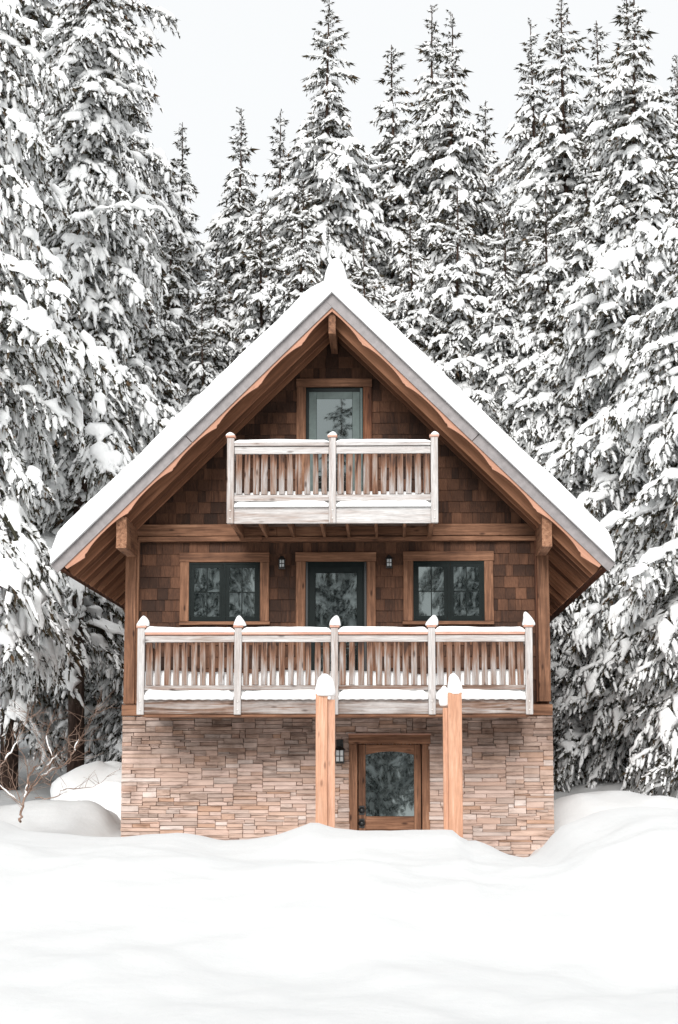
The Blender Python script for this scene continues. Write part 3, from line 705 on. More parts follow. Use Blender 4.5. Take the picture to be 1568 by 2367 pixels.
# --- roof snow: one thick blanket bent over the ridge
nu, nyv = 150, 110
ys = np.concatenate([[YR-0.10, YR-0.10, YR-0.095, YR-0.075, YR-0.03, YR+0.05], np.linspace(YR+0.15, YEND+0.1, nyv-6)])
fz = np.concatenate([[0.0, 0.55, 0.82, 0.95, 1.0, 1.0], np.ones(nyv-6)])
us = np.linspace(-1, 1, nu+1)
US, YS = np.meshgrid(us, ys); FZ = np.repeat(fz[:, None], nu+1, 1)
Lr = LS-0.01; side = np.sign(US); ua = np.abs(US)*Lr
th_ = 0.285*(1+0.08*fbm(US*5.5, YS*0.5, 3)+0.04*fbm(US*19, YS*0.8, 6))*np.clip((1.0-np.abs(US))/0.07, 0, 1)**0.6*FZ
th_ = np.maximum(th_, 0.004)
rr = np.clip(1-ua/0.32, 0, 1)**2                       # rounded over the ridge
bx_ = APX+side*ua*math.cos(ANG); bz_ = APZ-ua*math.sin(ANG)+0.004
nxv, nzv = side*math.sin(ANG)*(1-rr), math.cos(ANG)+(1-math.cos(ANG))*rr
TX, TZ = bx_+nxv*th_, bz_+nzv*th_*(1-0.22*rr)-0.07*rr*0
top = np.stack([TX, YS, TZ], -1).reshape(-1, 3); bot = np.stack([bx_, YS, bz_], -1).reshape(-1, 3)
idx = np.arange(len(ys)*(nu+1)).reshape(len(ys), nu+1)
q1 = np.stack([idx[:-1, :-1], idx[:-1, 1:], idx[1:, 1:], idx[1:, :-1]], -1).reshape(-1, 4)
N0 = len(top); q2 = q1[:, ::-1]+N0
edge = []
for row in (0, len(ys)-1):
    for j in range(nu):
        a, b_ = idx[row, j], idx[row, j+1]; edge.append((a, a+N0, b_+N0, b_) if row == 0 else (b_, b_+N0, a+N0, a))
for c in (0, nu):
    for j in range(len(ys)-1):
        a, b_ = idx[j, c], idx[j+1, c]; edge.append((b_, b_+N0, a+N0, a) if c == 0 else (a, a+N0, b_+N0, b_))
me = np_mesh('roof_snow', np.concatenate([top, bot]), np.concatenate([q1, q2, np.array(edge)]), M['snow'])
o = bpy.data.objects.new('roof_snow', me); link(o); tag(o, 'thick blanket of snow draped over both slopes of the cabin roof', 'snow')
# snow-topped flue behind the peak
fy = 2.4; ft = P(777, 596, fy)
fl = empty('flue', (ft.x, fy, APZ-0.2), 'tall cone of snow capping the flue behind the roof peak', 'flue')
V, Fc = lathe([(0.11, 0), (0.11, ft.z-0.75-(APZ-0.2))], 16); mesh('pipe', V, Fc, M['black'], fl, (ft.x, fy, APZ-0.2), smooth=True)
V, Fc = lathe([(0.02, -0.35), (0.34, -0.33), (0.37, -0.2), (0.31, 0.05), (0.22, 0.3), (0.18, 0.5), (0.13, 0.66), (0.07, 0.75), (0.001, 0.78)], 22, 'Z', 0.05)
mesh('snow', V, Fc, M['snow'], fl, (ft.x, fy, ft.z-0.78), smooth=True)

# --- new cedar posts standing in the snow before the lower door
def cedar_pair(parts, caps_, label):
    Y0 = -2.55; base = P(parts[0][0], 1990, Y0)
    e = empty('porch_post', (base.x, Y0, base.z), label, 'post', 'new cedar posts before the lower door')
    for (a, b_, top, yf, dep) in parts:
        x0, x1 = PX(a, 1750, yf), PX(b_, 1750, yf)
        box('timber', x0, x1, yf, yf+dep, -0.2, PZ((a+b_)/2, top, yf), M['new'], e, 0.004)
    return e
cedar_pair([(730, 757, 1604, -2.60, 0.15), (757.6, 774.5, 1617, -2.50, 0.13)], None, 'bright new cedar double post left of the lower door')
cedar_pair([(1037, 1069, 1601, -2.60, 0.16), (1025, 1036.4, 1636, -2.50, 0.14)], None, 'bright new cedar double post right of the lower door')
def post_snow(vx, vy, Y, rx, h, lean, label, name='post_snow'):
    c = P(vx, vy, Y); n = 22
    prof = [(0.55, -0.10), (0.95, -0.07), (1.02, 0.0), (1.03, 0.15), (0.97, 0.35), (0.82, 0.58), (0.58, 0.78), (0.32, 0.93), (0.12, 0.99), (0.001, 1.0)]
    V, Fc = lathe([(a*rx, b_*h) for a, b_ in prof], n, 'Z', 0.06); V = [(v[0]*(1+0.09*math.sin(v[2]*17+vx)+0.06*math.sin(v[2]*31+math.atan2(v[1], v[0])*2))+lean*v[2], v[1]*0.9*(1+0.08*math.sin(v[2]*13)), v[2]) for v in V]
    o = mesh('snow_clump', V, Fc, M['snow'], None, c, smooth=True); return tag(o, label, 'snow', 'snow caps on the new cedar posts')
post_snow(751.5, 1605, -2.52, 0.148, 0.29, -0.01, 'tall snow dome on the cedar post left of the lower door')
post_snow(1053, 1601, -2.52, 0.108, 0.27, -0.12, 'pointed snow dome on the cedar post right of the lower door')
post_snow(1029, 1628, -2.43, 0.085, 0.26, -0.05, 'small lumpy snow clump on the short timber beside the right cedar post')

# ------------------------------------------------------------------ conifers
def nrm(v): return v/np.maximum(np.linalg.norm(v, axis=-1, keepdims=True), 1e-9)
def tongue(path, wd, hh, k=6, low=0.3):
    """closed lumpy tube: path (n,3), half widths, heights"""
    n = len(path); tg = nrm(np.gradient(path, axis=0)); up = np.array([0, 0, 1.0])
    lat = nrm(np.cross(tg, up)+1e-6); nv = nrm(np.cross(lat, tg)); nv = nrm(nv*0.6+up*0.4)
    a = np.arange(k)*2*np.pi/k; c, s = np.cos(a), np.sin(a); s2 = np.where(s > 0, s, s*low)
    V = path[:, None, :]+lat[:, None, :]*(wd[:, None]*c[None, :])[..., None]+nv[:, None, :]*(hh[:, None]*s2[None, :])[..., None]
    i = np.arange(n-1)[:, None]*k; j = np.arange(k)[None, :]; j2 = (j+1) % k
    Fq = np.stack([i+j, i+j2, i+k+j2, i+k+j], -1).reshape(-1, 4)
    return V.reshape(-1, 3), Fq
class Acc:
    def __init__(s): s.V = []; s.F = []; s.n = 0
    def add(s, V, Fq):
        if Fq.shape[1] == 4: Fq = np.concatenate([Fq[:, :3], Fq[:, [0, 2, 3]]])
        s.V.append(V); s.F.append(Fq+s.n); s.n += len(V)
    def get(s):
        if not s.V: return np.zeros((0, 3)), np.zeros((0, 3), int)
        return np.concatenate(s.V), np.concatenate(s.F)
def needles(rg, pts, dirs, ln, wd):
    """pointed sprigs, one triangle each"""
    n = len(pts); d = nrm(dirs); r_ = nrm(np.cross(d, rg.normal(size=(n, 3)))); L_ = ln*rg.uniform(0.6, 1.3, (n, 1)); W2 = wd*rg.uniform(0.6, 1.3, (n, 1))
    a = pts+r_*W2*1.25+d*L_*0.12; b_ = pts-r_*W2*1.25; c = pts+d*L_
    V = np.stack([a, b_, c], 1).reshape(-1, 3); return V, np.arange(3*n).reshape(-1, 3)
def make_bough(rg, L_, droop, snow):
    """one limb along +x with side twigs, dark sprigs and snow pads. returns (dark, white)"""
    D, S = Acc(), Acc()
    n = 9; t_ = np.linspace(0, 1, n); a0 = 0.25-droop*0.6; a1 = -droop*1.5
    ang = a0+(a1-a0)*t_**0.8
    dl = L_/(n-1); x = np.concatenate([[0], np.cumsum(np.cos(ang[:-1])*dl)]); z = np.concatenate([[0], np.cumsum(np.sin(ang[:-1])*dl)])
    y = 0.06*L_*np.sin(t_*3+rg.uniform(0, 6)); path = np.stack([x, y, z], -1)
    V, Fq = tongue(path, 0.016*(1.1-t_)*max(L_, 0.6), 0.016*(1.1-t_)*max(L_, 0.6), 3, 1.0); D.add(V, Fq)
    def at(u):
        i = min(int(u*(n-1)), n-2); f = u*(n-1)-i; return path[i]*(1-f)+path[i+1]*f, nrm(path[i+1]-path[i])
    W0 = 0.118*L_**0.42
    if snow > 0.15:
        npad = 1 if L_ < 0.6 else (2 if L_ < 1.3 else (3 if L_ < 2.2 else 4)); cuts = np.linspace(0.04, 0.97, npad+1)
        for kp in range(npad):
          for off in ((0.0,) if L_ < 0.9 else (-0.75, 0.7)):
            if off and rg.random() < 0.15: continue
            m_ = 6; c_ = cuts[1]-cuts[0]; uu = np.linspace(cuts[kp]+rg.uniform(-0.1, 0.25)*c_, cuts[kp+1]+rg.uniform(-0.2, 0.15)*c_, m_); uu = np.clip(uu, 0.02, 0.985)
            pp = np.array([at(u)[0] for u in uu]); s_ = np.linspace(0, 1, m_)
            prof = np.clip(np.sin(np.pi*np.clip(s_**0.8*0.93+0.05, 0, 1)), 0.04, 1)**0.7
            am = rg.uniform(0.65, 1.3)
            wv = W0*snow*prof*rg.uniform(0.6, 1.35, m_)*am; hv = (0.06+0.03*L_**0.5)*snow*prof*rg.uniform(0.6, 1.4, m_)*am
            pp[:, 2] += 0.02-abs(off)*0.03; pp[:, 1] += off*W0*(1-0.5*uu)+rg.normal(0, 0.02); pp += rg.normal(0, 0.02, pp.shape)
            wv[0] = hv[0] = wv[-1] = hv[-1] = 0.006
            V, Fq = tongue(pp, wv, hv, 6); S.add(V, Fq)
    nt_ = max(3, int(L_/0.1)); 
    for i in range(nt_):
        u = 0.12+0.86*(i+rg.uniform(0, 0.8))/nt_; u = min(u, 0.985); p, tg = at(u); sd = 1 if i % 2 else -1
        tl = min(1.0, 0.25+L_*0.9)*(0.16+0.30*L_**0.8*(1-u)**0.7*min(1, u*4))*rg.uniform(0.7, 1.25)
        lat = np.array([0, sd, 0.0]); fw = rg.uniform(0.45, 1.0); d0 = nrm(tg*fw+lat*rg.uniform(0.5, 1.0)+np.array([0, 0, rg.uniform(-0.1, 0.15)]))
        m_ = 4; s_ = np.linspace(0, 1, m_); dr = (0.35+0.9*droop)*rg.uniform(0.6, 1.3)
        tp = p+d0*(s_[:, None]*tl)+np.array([0, 0, -1.0])*(s_[:, None]**2*tl*dr)
        # dark sprigs along the twig
        nn_ = max(4, int(tl/0.033)); su = rg.uniform(0.15, 1.02, nn_); base = p+d0*(su[:, None]*tl)+np.array([0, 0, -1.0])*(su[:, None]**2*tl*dr)
        dirs = d0*0.8+np.array([0, 0, -1.0])*(0.3+su[:, None]*dr*1.5)+rg.normal(0, 0.42, (nn_, 3)); base[:, 2] -= 0.012
        V, Fq = needles(rg, base, dirs, 0.105 if L_ > 0.5 else 0.085, 0.0125); D.add(V, Fq)
        if rg.random() < 0.5+snow*0.5 and snow > 0.1:      # lumps of snow sitting on the twig
            for c0 in ((0.3, 0.8) if (tl > 0.3 and rg.random() < 0.7) else (0.55,)):
                c0 += rg.uniform(-0.1, 0.1); e_ = rg.uniform(0.025, 0.06)/max(tl, 0.15)+0.04; sq = np.clip(np.array([c0-e_, c0-e_*0.62, c0+e_*0.55, c0+e_]), 0, 1.05)
                b2 = p+d0*(sq[:, None]*tl)+np.array([0, 0, -1.0])*(sq[:, None]**2*tl*dr); b2[:, 2] += 0.012
                g_ = rg.uniform(0.55, 1.35)*(0.55+0.45*snow)*min(1, 0.45+L_); q = np.array([0.15, 1.0, 0.9, 0.1])
                b2 += rg.normal(0, 0.006, b2.shape); V, Fq = tongue(b2, 0.052*g_*q, 0.045*g_*q, 4, 0.5); S.add(V, Fq)
        if L_ > 0.5:               # sprigs poking through the snow
            k_ = max(2, nn_//3); su = rg.uniform(0.1, 0.95, k_); base = p+d0*(su[:, None]*tl)+np.array([0, 0, -1.0])*(su[:, None]**2*tl*dr); base[:, 2] += 0.035; base[:, :2] += rg.normal(0, 0.03, (k_, 2))
            V, Fq = needles(rg, base, d0*0.6+np.array([0, 0, -0.3])+rg.normal(0, 0.5, (k_, 3)), 0.085, 0.0115); D.add(V, Fq)
        if rg.random() < 0.8:      # dusted sprigs
            k_ = max(3, int(nn_*1.1)); su = rg.uniform(0.15, 1.0, k_); base = p+d0*(su[:, None]*tl)+np.array([0, 0, -1.0])*(su[:, None]**2*tl*dr); base[:, 2] += 0.02
            V, Fq = needles(rg, base, d0*0.8+np.array([0, 0, -1.0])*(su[:, None]*dr)+rg.normal(0, 0.45, (k_, 3)), 0.075, 0.022); S.add(V, Fq)
    # hanging sprays below the limb
    k_ = int(34*L_)+2; u = rg.uniform(0.1, 1, k_); base = np.array([at(q)[0] for q in u]); base[:, 1] += rg.normal(0, W0*0.6, k_); base[:, 2] -= 0.02
    V, Fq = needles(rg, base, np.array([0.35, 0, -1.0])+rg.normal(0, 0.35, (k_, 3)), 0.13*min(1, 0.4+L_), 0.015); D.add(V, Fq)
    k_ = 4; base = np.repeat(path[-1][None], k_, 0); V, Fq = needles(rg, base, np.array([1, 0, -0.3-droop])+rg.normal(0, 0.25, (k_, 3)), 0.15, 0.022); D.add(V, Fq)
    return D.get(), S.get()
rgb = np.random.default_rng(11)
LEN = [0.2, 0.42, 0.75, 1.1, 1.5, 2.0, 2.6]; LIB = {}
for li, L_ in enumerate(LEN):
    for di, dr in enumerate((0.1, 0.45, 0.75)):
        for si, sn in enumerate((0.35, 1.0)):
            LIB[(li, di, si)] = [make_bough(rgb, L_, dr, sn) for _ in range(3)]
def rotm(az, pitch, roll=0.0):
    ca, sa, cb, sb_, cc, s3 = math.cos(az), math.sin(az), math.cos(pitch), math.sin(pitch), math.cos(roll), math.sin(roll)
    Rz = np.array([[ca, -sa, 0], [sa, ca, 0], [0, 0, 1]]); Ry = np.array([[cb, 0, -sb_], [0, 1, 0], [sb_, 0, cb]]); Rx = np.array([[1, 0, 0], [0, cc, -s3], [0, s3, cc]])
    return Rz@Ry@Rx
def build_conifer(seed, H, Rb, taper=0.24, snow=1.0, dens=1.0, bare=0.095, cull=None, keep_back=1.0, core=True):
    """meshes of one snow-laden fir: trunk, foliage, snow"""
    rg = np.random.default_rng(seed); D, S = Acc(), Acc()
    z = H-0.12; az = rg.uniform(0, 6.28)
    while z > H*bare:
        dt = H-z; r_ = min(Rb, 0.07+taper*dt)*(0.82+0.2*math.sin(z*1.7+seed)); step = (0.25-0.1*min(1, dt/4)+0.011*dt)/dens
        nb = 4 if dt < 3 else (5 if dt < 5 else 6)
        for k in range(nb):
            az += 2*math.pi/nb*rg.uniform(0.75, 1.25)+0.37; L_ = r_*rg.uniform(0.55, 1.3)*1.12
            if rg.random() < 0.05: L_ *= 1.25
            # the side turned away from the viewer is thinner
            if keep_back < 1 and math.sin(az) > 0.35 and rg.random() > keep_back: continue
            if cull and cull(math.cos(az)*L_*0.85, math.sin(az)*L_*0.85, z, math.cos(az), math.sin(az), L_): continue
            li = int(np.argmin([abs(L_-q) for q in LEN])); di = 0 if dt < 1.6 else (1 if dt < 5.5 else (2 if rg.random() < 0.7 else 1))
            sf = snow*min(1, 0.2+dt/4.0)*(0.45 if z < 2.2 else 1); si = 1 if rg.random() < sf*0.95 else 0
            (dV, dF), (sV, sF) = LIB[(li, di, si)][rg.integers(3)]
            sc_ = L_/LEN[li]; m_ = rotm(az, rg.uniform(-0.22, 0.14)+(0.5 if dt < 0.8 else (0.2 if dt < 2 else 0)), rg.uniform(-0.25, 0.25)).T
            off = np.array([0, 0, z+rg.uniform(-0.1, 0.1)]); cs = np.array([sc_, 1, 1]) if 0.8 < sc_ < 1.3 else sc_
            flip = np.array([1, rg.choice((-1, 1)), 1])
            D.add((dV*cs)@m_+off, dF)
            if len(sV) and not (dt < 1.0 and rg.random() < 0.5): S.add((sV*cs)@m_+off, sF)
        z -= step*rg.uniform(0.75, 1.2)
    # leader and dark inner sprays
    if core:
        k_ = int(H*70); zz = rg.uniform(H*bare, H-2.5, k_); rr_ = np.minimum(Rb, 0.1+taper*(H-zz))*0.55*rg.random(k_); aa = rg.uniform(0, 6.28, k_)
        base = np.stack([np.cos(aa)*rr_, np.sin(aa)*rr_, zz], -1)
        V, Fq = needles(rg, base, np.stack([np.cos(aa), np.sin(aa), -0.7+0*aa], -1)+rg.normal(0, 0.3, (k_, 3)), 0.2, 0.022); D.add(V, Fq)
    V, Fq = needles(rg, np.repeat([[0, 0, H-0.5]], 6, 0)+np.array([0, 0, 1])*rg.uniform(0, 0.5, (6, 1)), np.array([0, 0, 1.3])+rg.normal(0, 0.6, (6, 3)), 0.12, 0.012); D.add(V, Fq)
    n = 14; zs = np.linspace(-0.5, H, n); rad = 0.0085*H*np.clip(1.0-zs/H, 0, 2)**0.9+0.009; path = np.stack([0.03*np.sin(zs*1.1+seed), 0.03*np.cos(zs*0.9), zs], -1)
    k = 8; a = np.arange(k)*2*np.pi/k; TV = (path[:, None, :]+np.stack([np.cos(a), np.sin(a), 0*a], -1)[None]*rad[:, None, None]).reshape(-1, 3)
    i = np.arange(n-1)[:, None]*k; j = np.arange(k)[None]; TF = np.stack([i+j, i+(j+1) % k, i+k+(j+1) % k, i+k+j], -1).reshape(-1, 4)
    dV, dF = D.get(); sV, sF = S.get()
    return (np_mesh('trunk', TV, TF, M['bark']), np_mesh('foliage', dV, dF, M['needle'], False, 3), np_mesh('snow_load', sV, sF, M['treesnow'], True, 3), H)
def place_conifer(proto, x, y, H, rz, label, group='snow-laden conifers around the cabin', wide=1.0):
    tm, fm, sm, H0 = proto; z = float(ground_z(np.array(x), np.array(y)))-0.15
    e = empty('conifer', (x, y, z), label, 'tree', group); s = H/H0; e.scale = (s*wide, s*wide, s); e.rotation_euler = (0, 0, rz)
    for nme, me in (('trunk', tm), ('foliage', fm), ('snow_load', sm)):
        o = bpy.data.objects.new(nme, me); col.objects.link(o); o.parent = e
    return e
PR = [build_conifer(101, 18.5, 2.1, 0.235, 1.1, 1.03), build_conifer(102, 18.0, 2.3, 0.255, 1.2, 1.03), build_conifer(103, 17.5, 1.9, 0.22, 1.1, 1.05),
      build_conifer(104, 18.0, 2.4, 0.265, 1.2, 1.05), build_conifer(105, 15.0, 2.2, 0.29, 1.15, 1.0, 0.05)]
def top_at(proto, vx, vy, Y, rz, label, wide=1.0, group='snow-laden conifers around the cabin'):
    p = P(vx, vy, Y); z0 = float(ground_z(np.array(p.x), np.array(Y)))-0.15
    return place_conifer(PR[proto], p.x, Y, p.z-z0, rz, label, group, wide)
# skyline, left to right
top_at(2, 421, 283, 17, 0.4, 'slim snowy conifer with the lone thin tip just right of the big left tree', 0.9)
top_at(0, 556, 250, 16, 1.3, 'snowy conifer with a pointed tip left of the roof peak, first of the close pair')
top_at(1, 648, 262, 15.5, 2.1, 'snowy conifer with a sparse tip standing next to the tallest middle tree, on its left')
top_at(3, 759, -4, 14.5, 3.3, 'tallest snow-laden conifer standing right behind the roof peak')
top_at(2, 908, 103, 15.5, 4.1, 'narrow snowy conifer just right of the tree behind the roof peak', 1.05)
top_at(0, 999, 14, 16.2, 5.2, 'tall conifer of the twin tips right of the roof peak, the left tip')
top_at(1, 1043, 32, 14.9, 0.9, 'tall conifer of the twin tips right of the roof peak, the right tip', 0.95)
top_at(2, 1121, 232, 16.5, 1.9, 'short thin-tipped snowy conifer in the gap right of the twin tips', 0.9)
top_at(0, 1228, 50, 15, 2.7, 'snowy conifer with bare drooping twigs at the left edge of the right hand group', 0.95)
top_at(3, 1298, -5, 13.8, 3.9, 'tall dark-tipped snowy conifer, second from the left in the right hand group')
top_at(2, 1381, 48, 15.5, 4.9, 'thin-topped snowy conifer between the two tallest trees on the right', 0.95)
top_at(1, 1448, -2, 13, 5.7, 'tall snowy conifer with long side boughs near the right edge', 1.05)
top_at(0, 1562, 128, 12, 0.2, 'snowy conifer cut by the right edge of the picture, tip showing')
# second layer in front of the skyline
MIDL = [(4, 500, 575, 13.2, 0.5, 'low broad snowy conifer left of the roof peak below the thin tips'), (4, 606, 470, 12.6, 1.7, 'snow-heavy conifer directly above the left roof slope'),
        (3, 700, 420, 12.4, 2.9, 'snow-heavy conifer crowding the left foot of the tallest middle tree'), (4, 842, 545, 12.5, 3.6, 'small snow-caked conifer just right of the roof peak'),
        (1, 950, 470, 12.8, 4.4, 'bushy snowy conifer above the upper right roof slope'), (4, 1055, 430, 12.4, 5.3, 'snow-caked conifer below the twin tips'),
        (3, 1165, 470, 12.2, 0.7, 'broad snowy conifer above the middle of the right roof slope'), (4, 1262, 420, 11.6, 1.1, 'snow-heavy conifer behind the lower right roof slope'),
        (1, 1352, 300, 11.5, 2.2, 'bushy snowy conifer in front of the tallest right hand trees'), (3, 1505, 260, 9.5, 3.1, 'wide snow-laden conifer near the right edge, in front of its neighbours'),
        (4, 470, 690, 12.2, 3.0, 'low snow-caked conifer just above the middle of the left roof slope'), (4, 350, 560, 11.8, 2.1, 'snow-heavy conifer tucked between the thick left trunk and the roof'),
        (4, 395, 470, 14.0, 4.6, 'snow-caked conifer between the big left tree and the roof')]
for a in MIDL: top_at(*a)
# near trees beside the cabin, boughs trimmed where the cabin stands
def near_tree(seed, vx, Y, vtop, Rb, taper, snow, label, bare=0.06, dens=1.0):
    x = PX(vx, 1780, Y); z0 = float(ground_z(np.array(x), np.array(Y)))-0.15; H = PZ(vx, vtop, Y)-z0
    def cull(dx, dy, z, ca, sa, L_):
        X_, Y_, Z_ = x+ca*L_*1.05, Y+sa*L_*1.05, z+z0-0.5*L_
        if Y_ > YEND+0.25: return False
        top = APZ+0.4-abs(X_-APX)*tn
        lim = HWD+0.85 if Z_ < EZ+1.6 else (APZ+0.9-Z_)/tn
        return abs(X_-APX) < lim and Z_ < APZ+0.6
    pr = build_conifer(seed, H, Rb, taper, snow, dens, bare, cull)
    place_conifer(pr, x, Y, H, 0, label); return pr
big_fir = near_tree(201, 172, 8.6, -330, 2.75, 0.22, 1.05, 'huge snow-laden conifer left of the cabin with its thick trunk showing at the foot', 0.16, 0.95)
x_ = PX(1505, 1780, 9.4); place_conifer(PR[1], x_, 9.4, 17.5, 0.8, 'big conifer right of the cabin with long hanging snow-loaded boughs and a brown trunk')
x_ = PX(-125, 1780, 2.6); place_conifer(big_fir, x_, 2.6, 21.5, math.pi, 'massive snow-covered conifer at the left edge of the picture, nearest of all', wide=0.84)
x_ = PX(20, 1780, 12.5); place_conifer(PR[1], x_, 12.5, 24, 4.4, 'tall snowy conifer rising in the upper left corner behind the edge tree')
x_ = PX(222, 1780, 14.5); place_conifer(PR[0], x_, 14.5, 23.5, 1.1, 'tall snowy conifer whose right side borders the open sky on the left', wide=0.95)
x_ = PX(1660, 1780, 6.0); place_conifer(PR[4], x_, 6.0, 14, 4.1, 'snow-loaded conifer leaning in from beyond the right edge', wide=1.0)
x_ = PX(1335, 1780, 10.8); place_conifer(PR[4], x_, 10.8, 10.5, 2.0, 'smaller conifer right beside the stone base with boughs down to the snow', wide=1.1)
# deeper wood
rg = np.random.default_rng(5)
for i in range(26):
    x = -17+i*1.25+rg.uniform(-0.4, 0.4); y = rg.uniform(18.5, 25); 
    place_conifer(PR[int(rg.integers(5))], x, y, rg.uniform(10.5, 14.0) if -9.5 < x < 3 else rg.uniform(13, 17), rg.uniform(0, 6.28), 'snowy conifer deep in the wood, mostly hidden behind nearer trees', 'hidden conifers deeper in the wood')
for i in range(16):      # the wood on the viewer's side of the clearing, seen in the window panes
    x = -21.2+i*2.4; x = x if i == 8 else x+rg.uniform(-0.5, 0.5); y = -48 if i == 8 else rg.uniform(-52, -44)
    place_conifer(PR[int(rg.integers(5))], x, y, 18.5 if i == 8 else (14.5 if i in (7, 9) else rg.uniform(17, 20)), rg.uniform(0, 6.28), 'snowy conifer across the clearing, mirrored in the window panes', 'conifers across the clearing')

# ------------------------------------------------------------------ bare shrub at the left
sh = P(46, 1893, -1.2)
stems = [([(46, 1900, -1.2), (50, 1870, -1.1), (62, 1831, -1.0), (66, 1800, -1.0), (80, 1772, -0.9)], 0.024, 0.014),
         ([(60, 1838, -1.0), (85, 1810, -0.9), (112, 1785, -0.8), (150, 1768, -0.7), (206, 1733, -0.5)], 0.017, 0.005),
         ([(62, 1831, -1.0), (100, 1780, -0.9), (118, 1762, -0.9), (150, 1722, -0.8), (187, 1668, -0.8)], 0.012, 0.003),
         ([(112, 1785, -0.8), (120, 1750, -0.8), (108, 1700, -0.8), (128, 1640, -0.8)], 0.010, 0.003),
         ([(150, 1768, -0.7), (172, 1735, -0.6), (182, 1710, -0.6), (224, 1640, -0.6)], 0.011, 0.003),
         ([(160, 1765, -0.7), (176, 1725, -0.7), (200, 1690, -0.7), (222, 1643, -0.6)], 0.008, 0.003),
         ([(52, 1860, -1.1), (20, 1835, -1.2), (-20, 1800, -1.2)], 0.012, 0.004), ([(52, 1862, -1.1), (28, 1800, -1.1), (14, 1740, -1.1), (30, 1690, -1.0)], 0.009, 0.003),
         ([(80, 1845, -1.0), (130, 1842, -0.9), (150, 1825, -0.9), (215, 1820, -0.8), (250, 1795, -0.7)], 0.011, 0.003),
         ([(70, 1825, -1.0), (60, 1760, -1.0), (40, 1700, -1.0), (95, 1640, -0.9)], 0.008, 0.003),
         ([(118, 1762, -0.9), (98, 1730, -0.9), (78, 1690, -0.9), (74, 1650, -0.9)], 0.008, 0.003),
         ([(90, 1790, -0.9), (120, 1812, -0.9), (100, 1760, -0.9), (84, 1720, -0.9)], 0.006, 0.002),
         ([(-10, 1790, -1.2), (10, 1760, -1.2), (40, 1715, -1.1), (70, 1640, -1.0)], 0.012, 0.004)]
parts = []
def twig(pts, r0, r1, k=5):
    pts = np.array(pts, float); n = len(pts); rad = np.linspace(r0, r1, n)*0.85; tg = nrm(np.gradient(pts, axis=0)); a = nrm(np.cross(tg, [0.3, 1, 0.2])); b_ = np.cross(tg, a)
    an = np.arange(k)*2*np.pi/k; V = (pts[:, None]+(a[:, None]*np.cos(an)[None, :, None]+b_[:, None]*np.sin(an)[None, :, None])*rad[:, None, None]).reshape(-1, 3)
    Fc = [(i*k+j, i*k+(j+1) % k, (i+1)*k+(j+1) % k, (i+1)*k+j) for i in range(n-1) for j in range(k)]
    return [tuple(v) for v in V], Fc
rg = np.random.default_rng(3)
def smooth_path(pts, m=6):
    pts = np.array(pts, float); n = len(pts); tt = np.linspace(0, n-1, (n-1)*m+1); out = []
    for u in tt:
        i = min(int(u), n-2); f = u-i; p0, p1, p2, p3 = pts[max(i-1, 0)], pts[i], pts[i+1], pts[min(i+2, n-1)]
        out.append(0.5*((2*p1)+(-p0+p2)*f+(2*p0-5*p1+4*p2-p3)*f*f+(-p0+3*p1-3*p2+p3)*f**3))
    return np.array(out)
shrub = empty('bare_shrub', tuple(sh), 'leafless reddish-brown shrub poking out of the snow left of the cabin', 'shrub')
big = []; small = []; icing = []
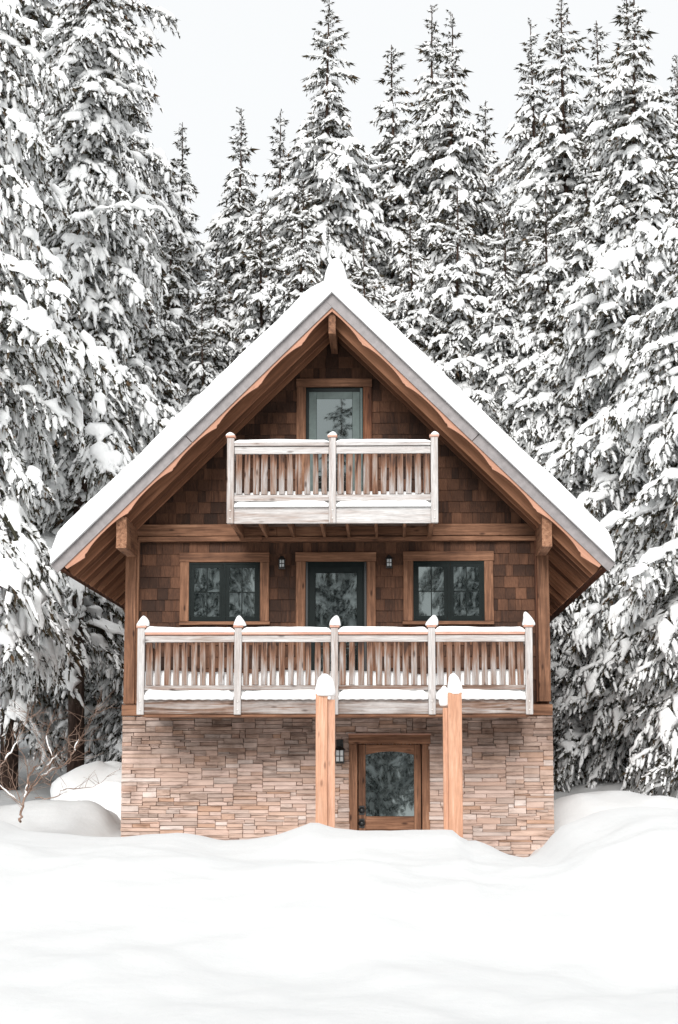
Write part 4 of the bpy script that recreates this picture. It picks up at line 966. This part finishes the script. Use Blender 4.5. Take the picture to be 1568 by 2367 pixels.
for pts, r0, r1 in stems:
    w_ = smooth_path([P(*q) for q in pts]); w_ += rg.normal(0, 0.008, w_.shape); (big if r0 > 0.011 else small).append(twig(w_, r0, r1))
    if r0 > 0.009:
        k = len(w_)//2; seg = w_[k-3:k+4].copy(); seg[:, 2] += r0*0.9
        V, Fq = tongue(seg, np.array([.004, .014, .018, .016, .018, .013, .004]), np.array([.004, .014, .02, .018, .019, .013, .004]), 6); icing.append(([tuple(v) for v in V], [tuple(int(i) for i in q) for q in Fq]))
    for q in range(int(9+r0*450)):
        i = rg.integers(len(w_)//4, len(w_)); p = w_[i]; d = nrm(np.array([rg.normal(0.15, 0.7), rg.normal(0, 0.4), rg.uniform(0.1, 1.0)])); L_ = rg.uniform(0.12, 0.5)
        side = nrm(rg.normal(size=3)); tw = np.array([p+d*L_*s+side*0.10*L_*math.sin(s*3) for s in np.linspace(0, 1, 6)]); small.append(twig(tw, 0.0042, 0.0016, 4))
        if rg.random() < 0.5:
            p = tw[3]; d2 = nrm(d+rg.normal(0, 0.6, 3)); small.append(twig(np.array([p+d2*L_*0.5*s for s in np.linspace(0, 1, 3)]), 0.0026, 0.0012, 3))
V, Fc = join(big); mesh('stem', V, Fc, M['twig'], shrub, smooth=True)
V, Fc = join(small); mesh('twigs', V, Fc, M['twig'], shrub, smooth=True)['kind'] = 'stuff'
V, Fc = join(icing); mesh('snow', V, Fc, M['snow'], shrub, smooth=True)['kind'] = 'stuff'
# fallen snow mounds between the trunks
def mound(vx, vy, Y, rx, rz, label, seed):
    c = P(vx, vy, Y); n, m_ = 28, 10; V = []; Fc = []
    for i in range(m_+1):
        f = i/m_*math.pi/2
        for j in range(n):
            a = 2*math.pi*j/n; k = 1+0.14*math.sin(3*a+seed+2*f)+0.09*math.sin(5*a+2*seed-3*f)+0.04*math.sin(11*a+7*f)
            V.append((math.cos(a)*math.cos(f)*rx*k, math.sin(a)*math.cos(f)*rx*0.8*k, math.sin(f)**0.8*rz*(1+0.12*math.sin(3*a+seed)*math.cos(f)**0.5*math.sin(f))))
    for i in range(m_):
        for j in range(n): Fc.append((i*n+j, i*n+(j+1) % n, (i+1)*n+(j+1) % n, (i+1)*n+j))
    tag(mesh('snow_mound', V, Fc, M['snow'], None, (c.x, Y, c.z-rz), smooth=True), label, 'snow mound', 'snow mounds under the trees')
mound(240, 1762, 5.2, 1.0, 0.8, 'tall rounded snow mound against the left side of the stone base', 1)
mound(262, 1808, 3.6, 0.62, 0.75, 'lower snow mound in front of the tall one left of the stone base', 4)
mound(1530, 1752, 9.0, 0.55, 0.6, 'rounded snow hump under the trees at the far right', 2)
print('tris', sum(len(m_.loops)-2*len(m_.polygons) for m_ in bpy.data.meshes), 'stones', len(stones), 'shingles', len(pieces))
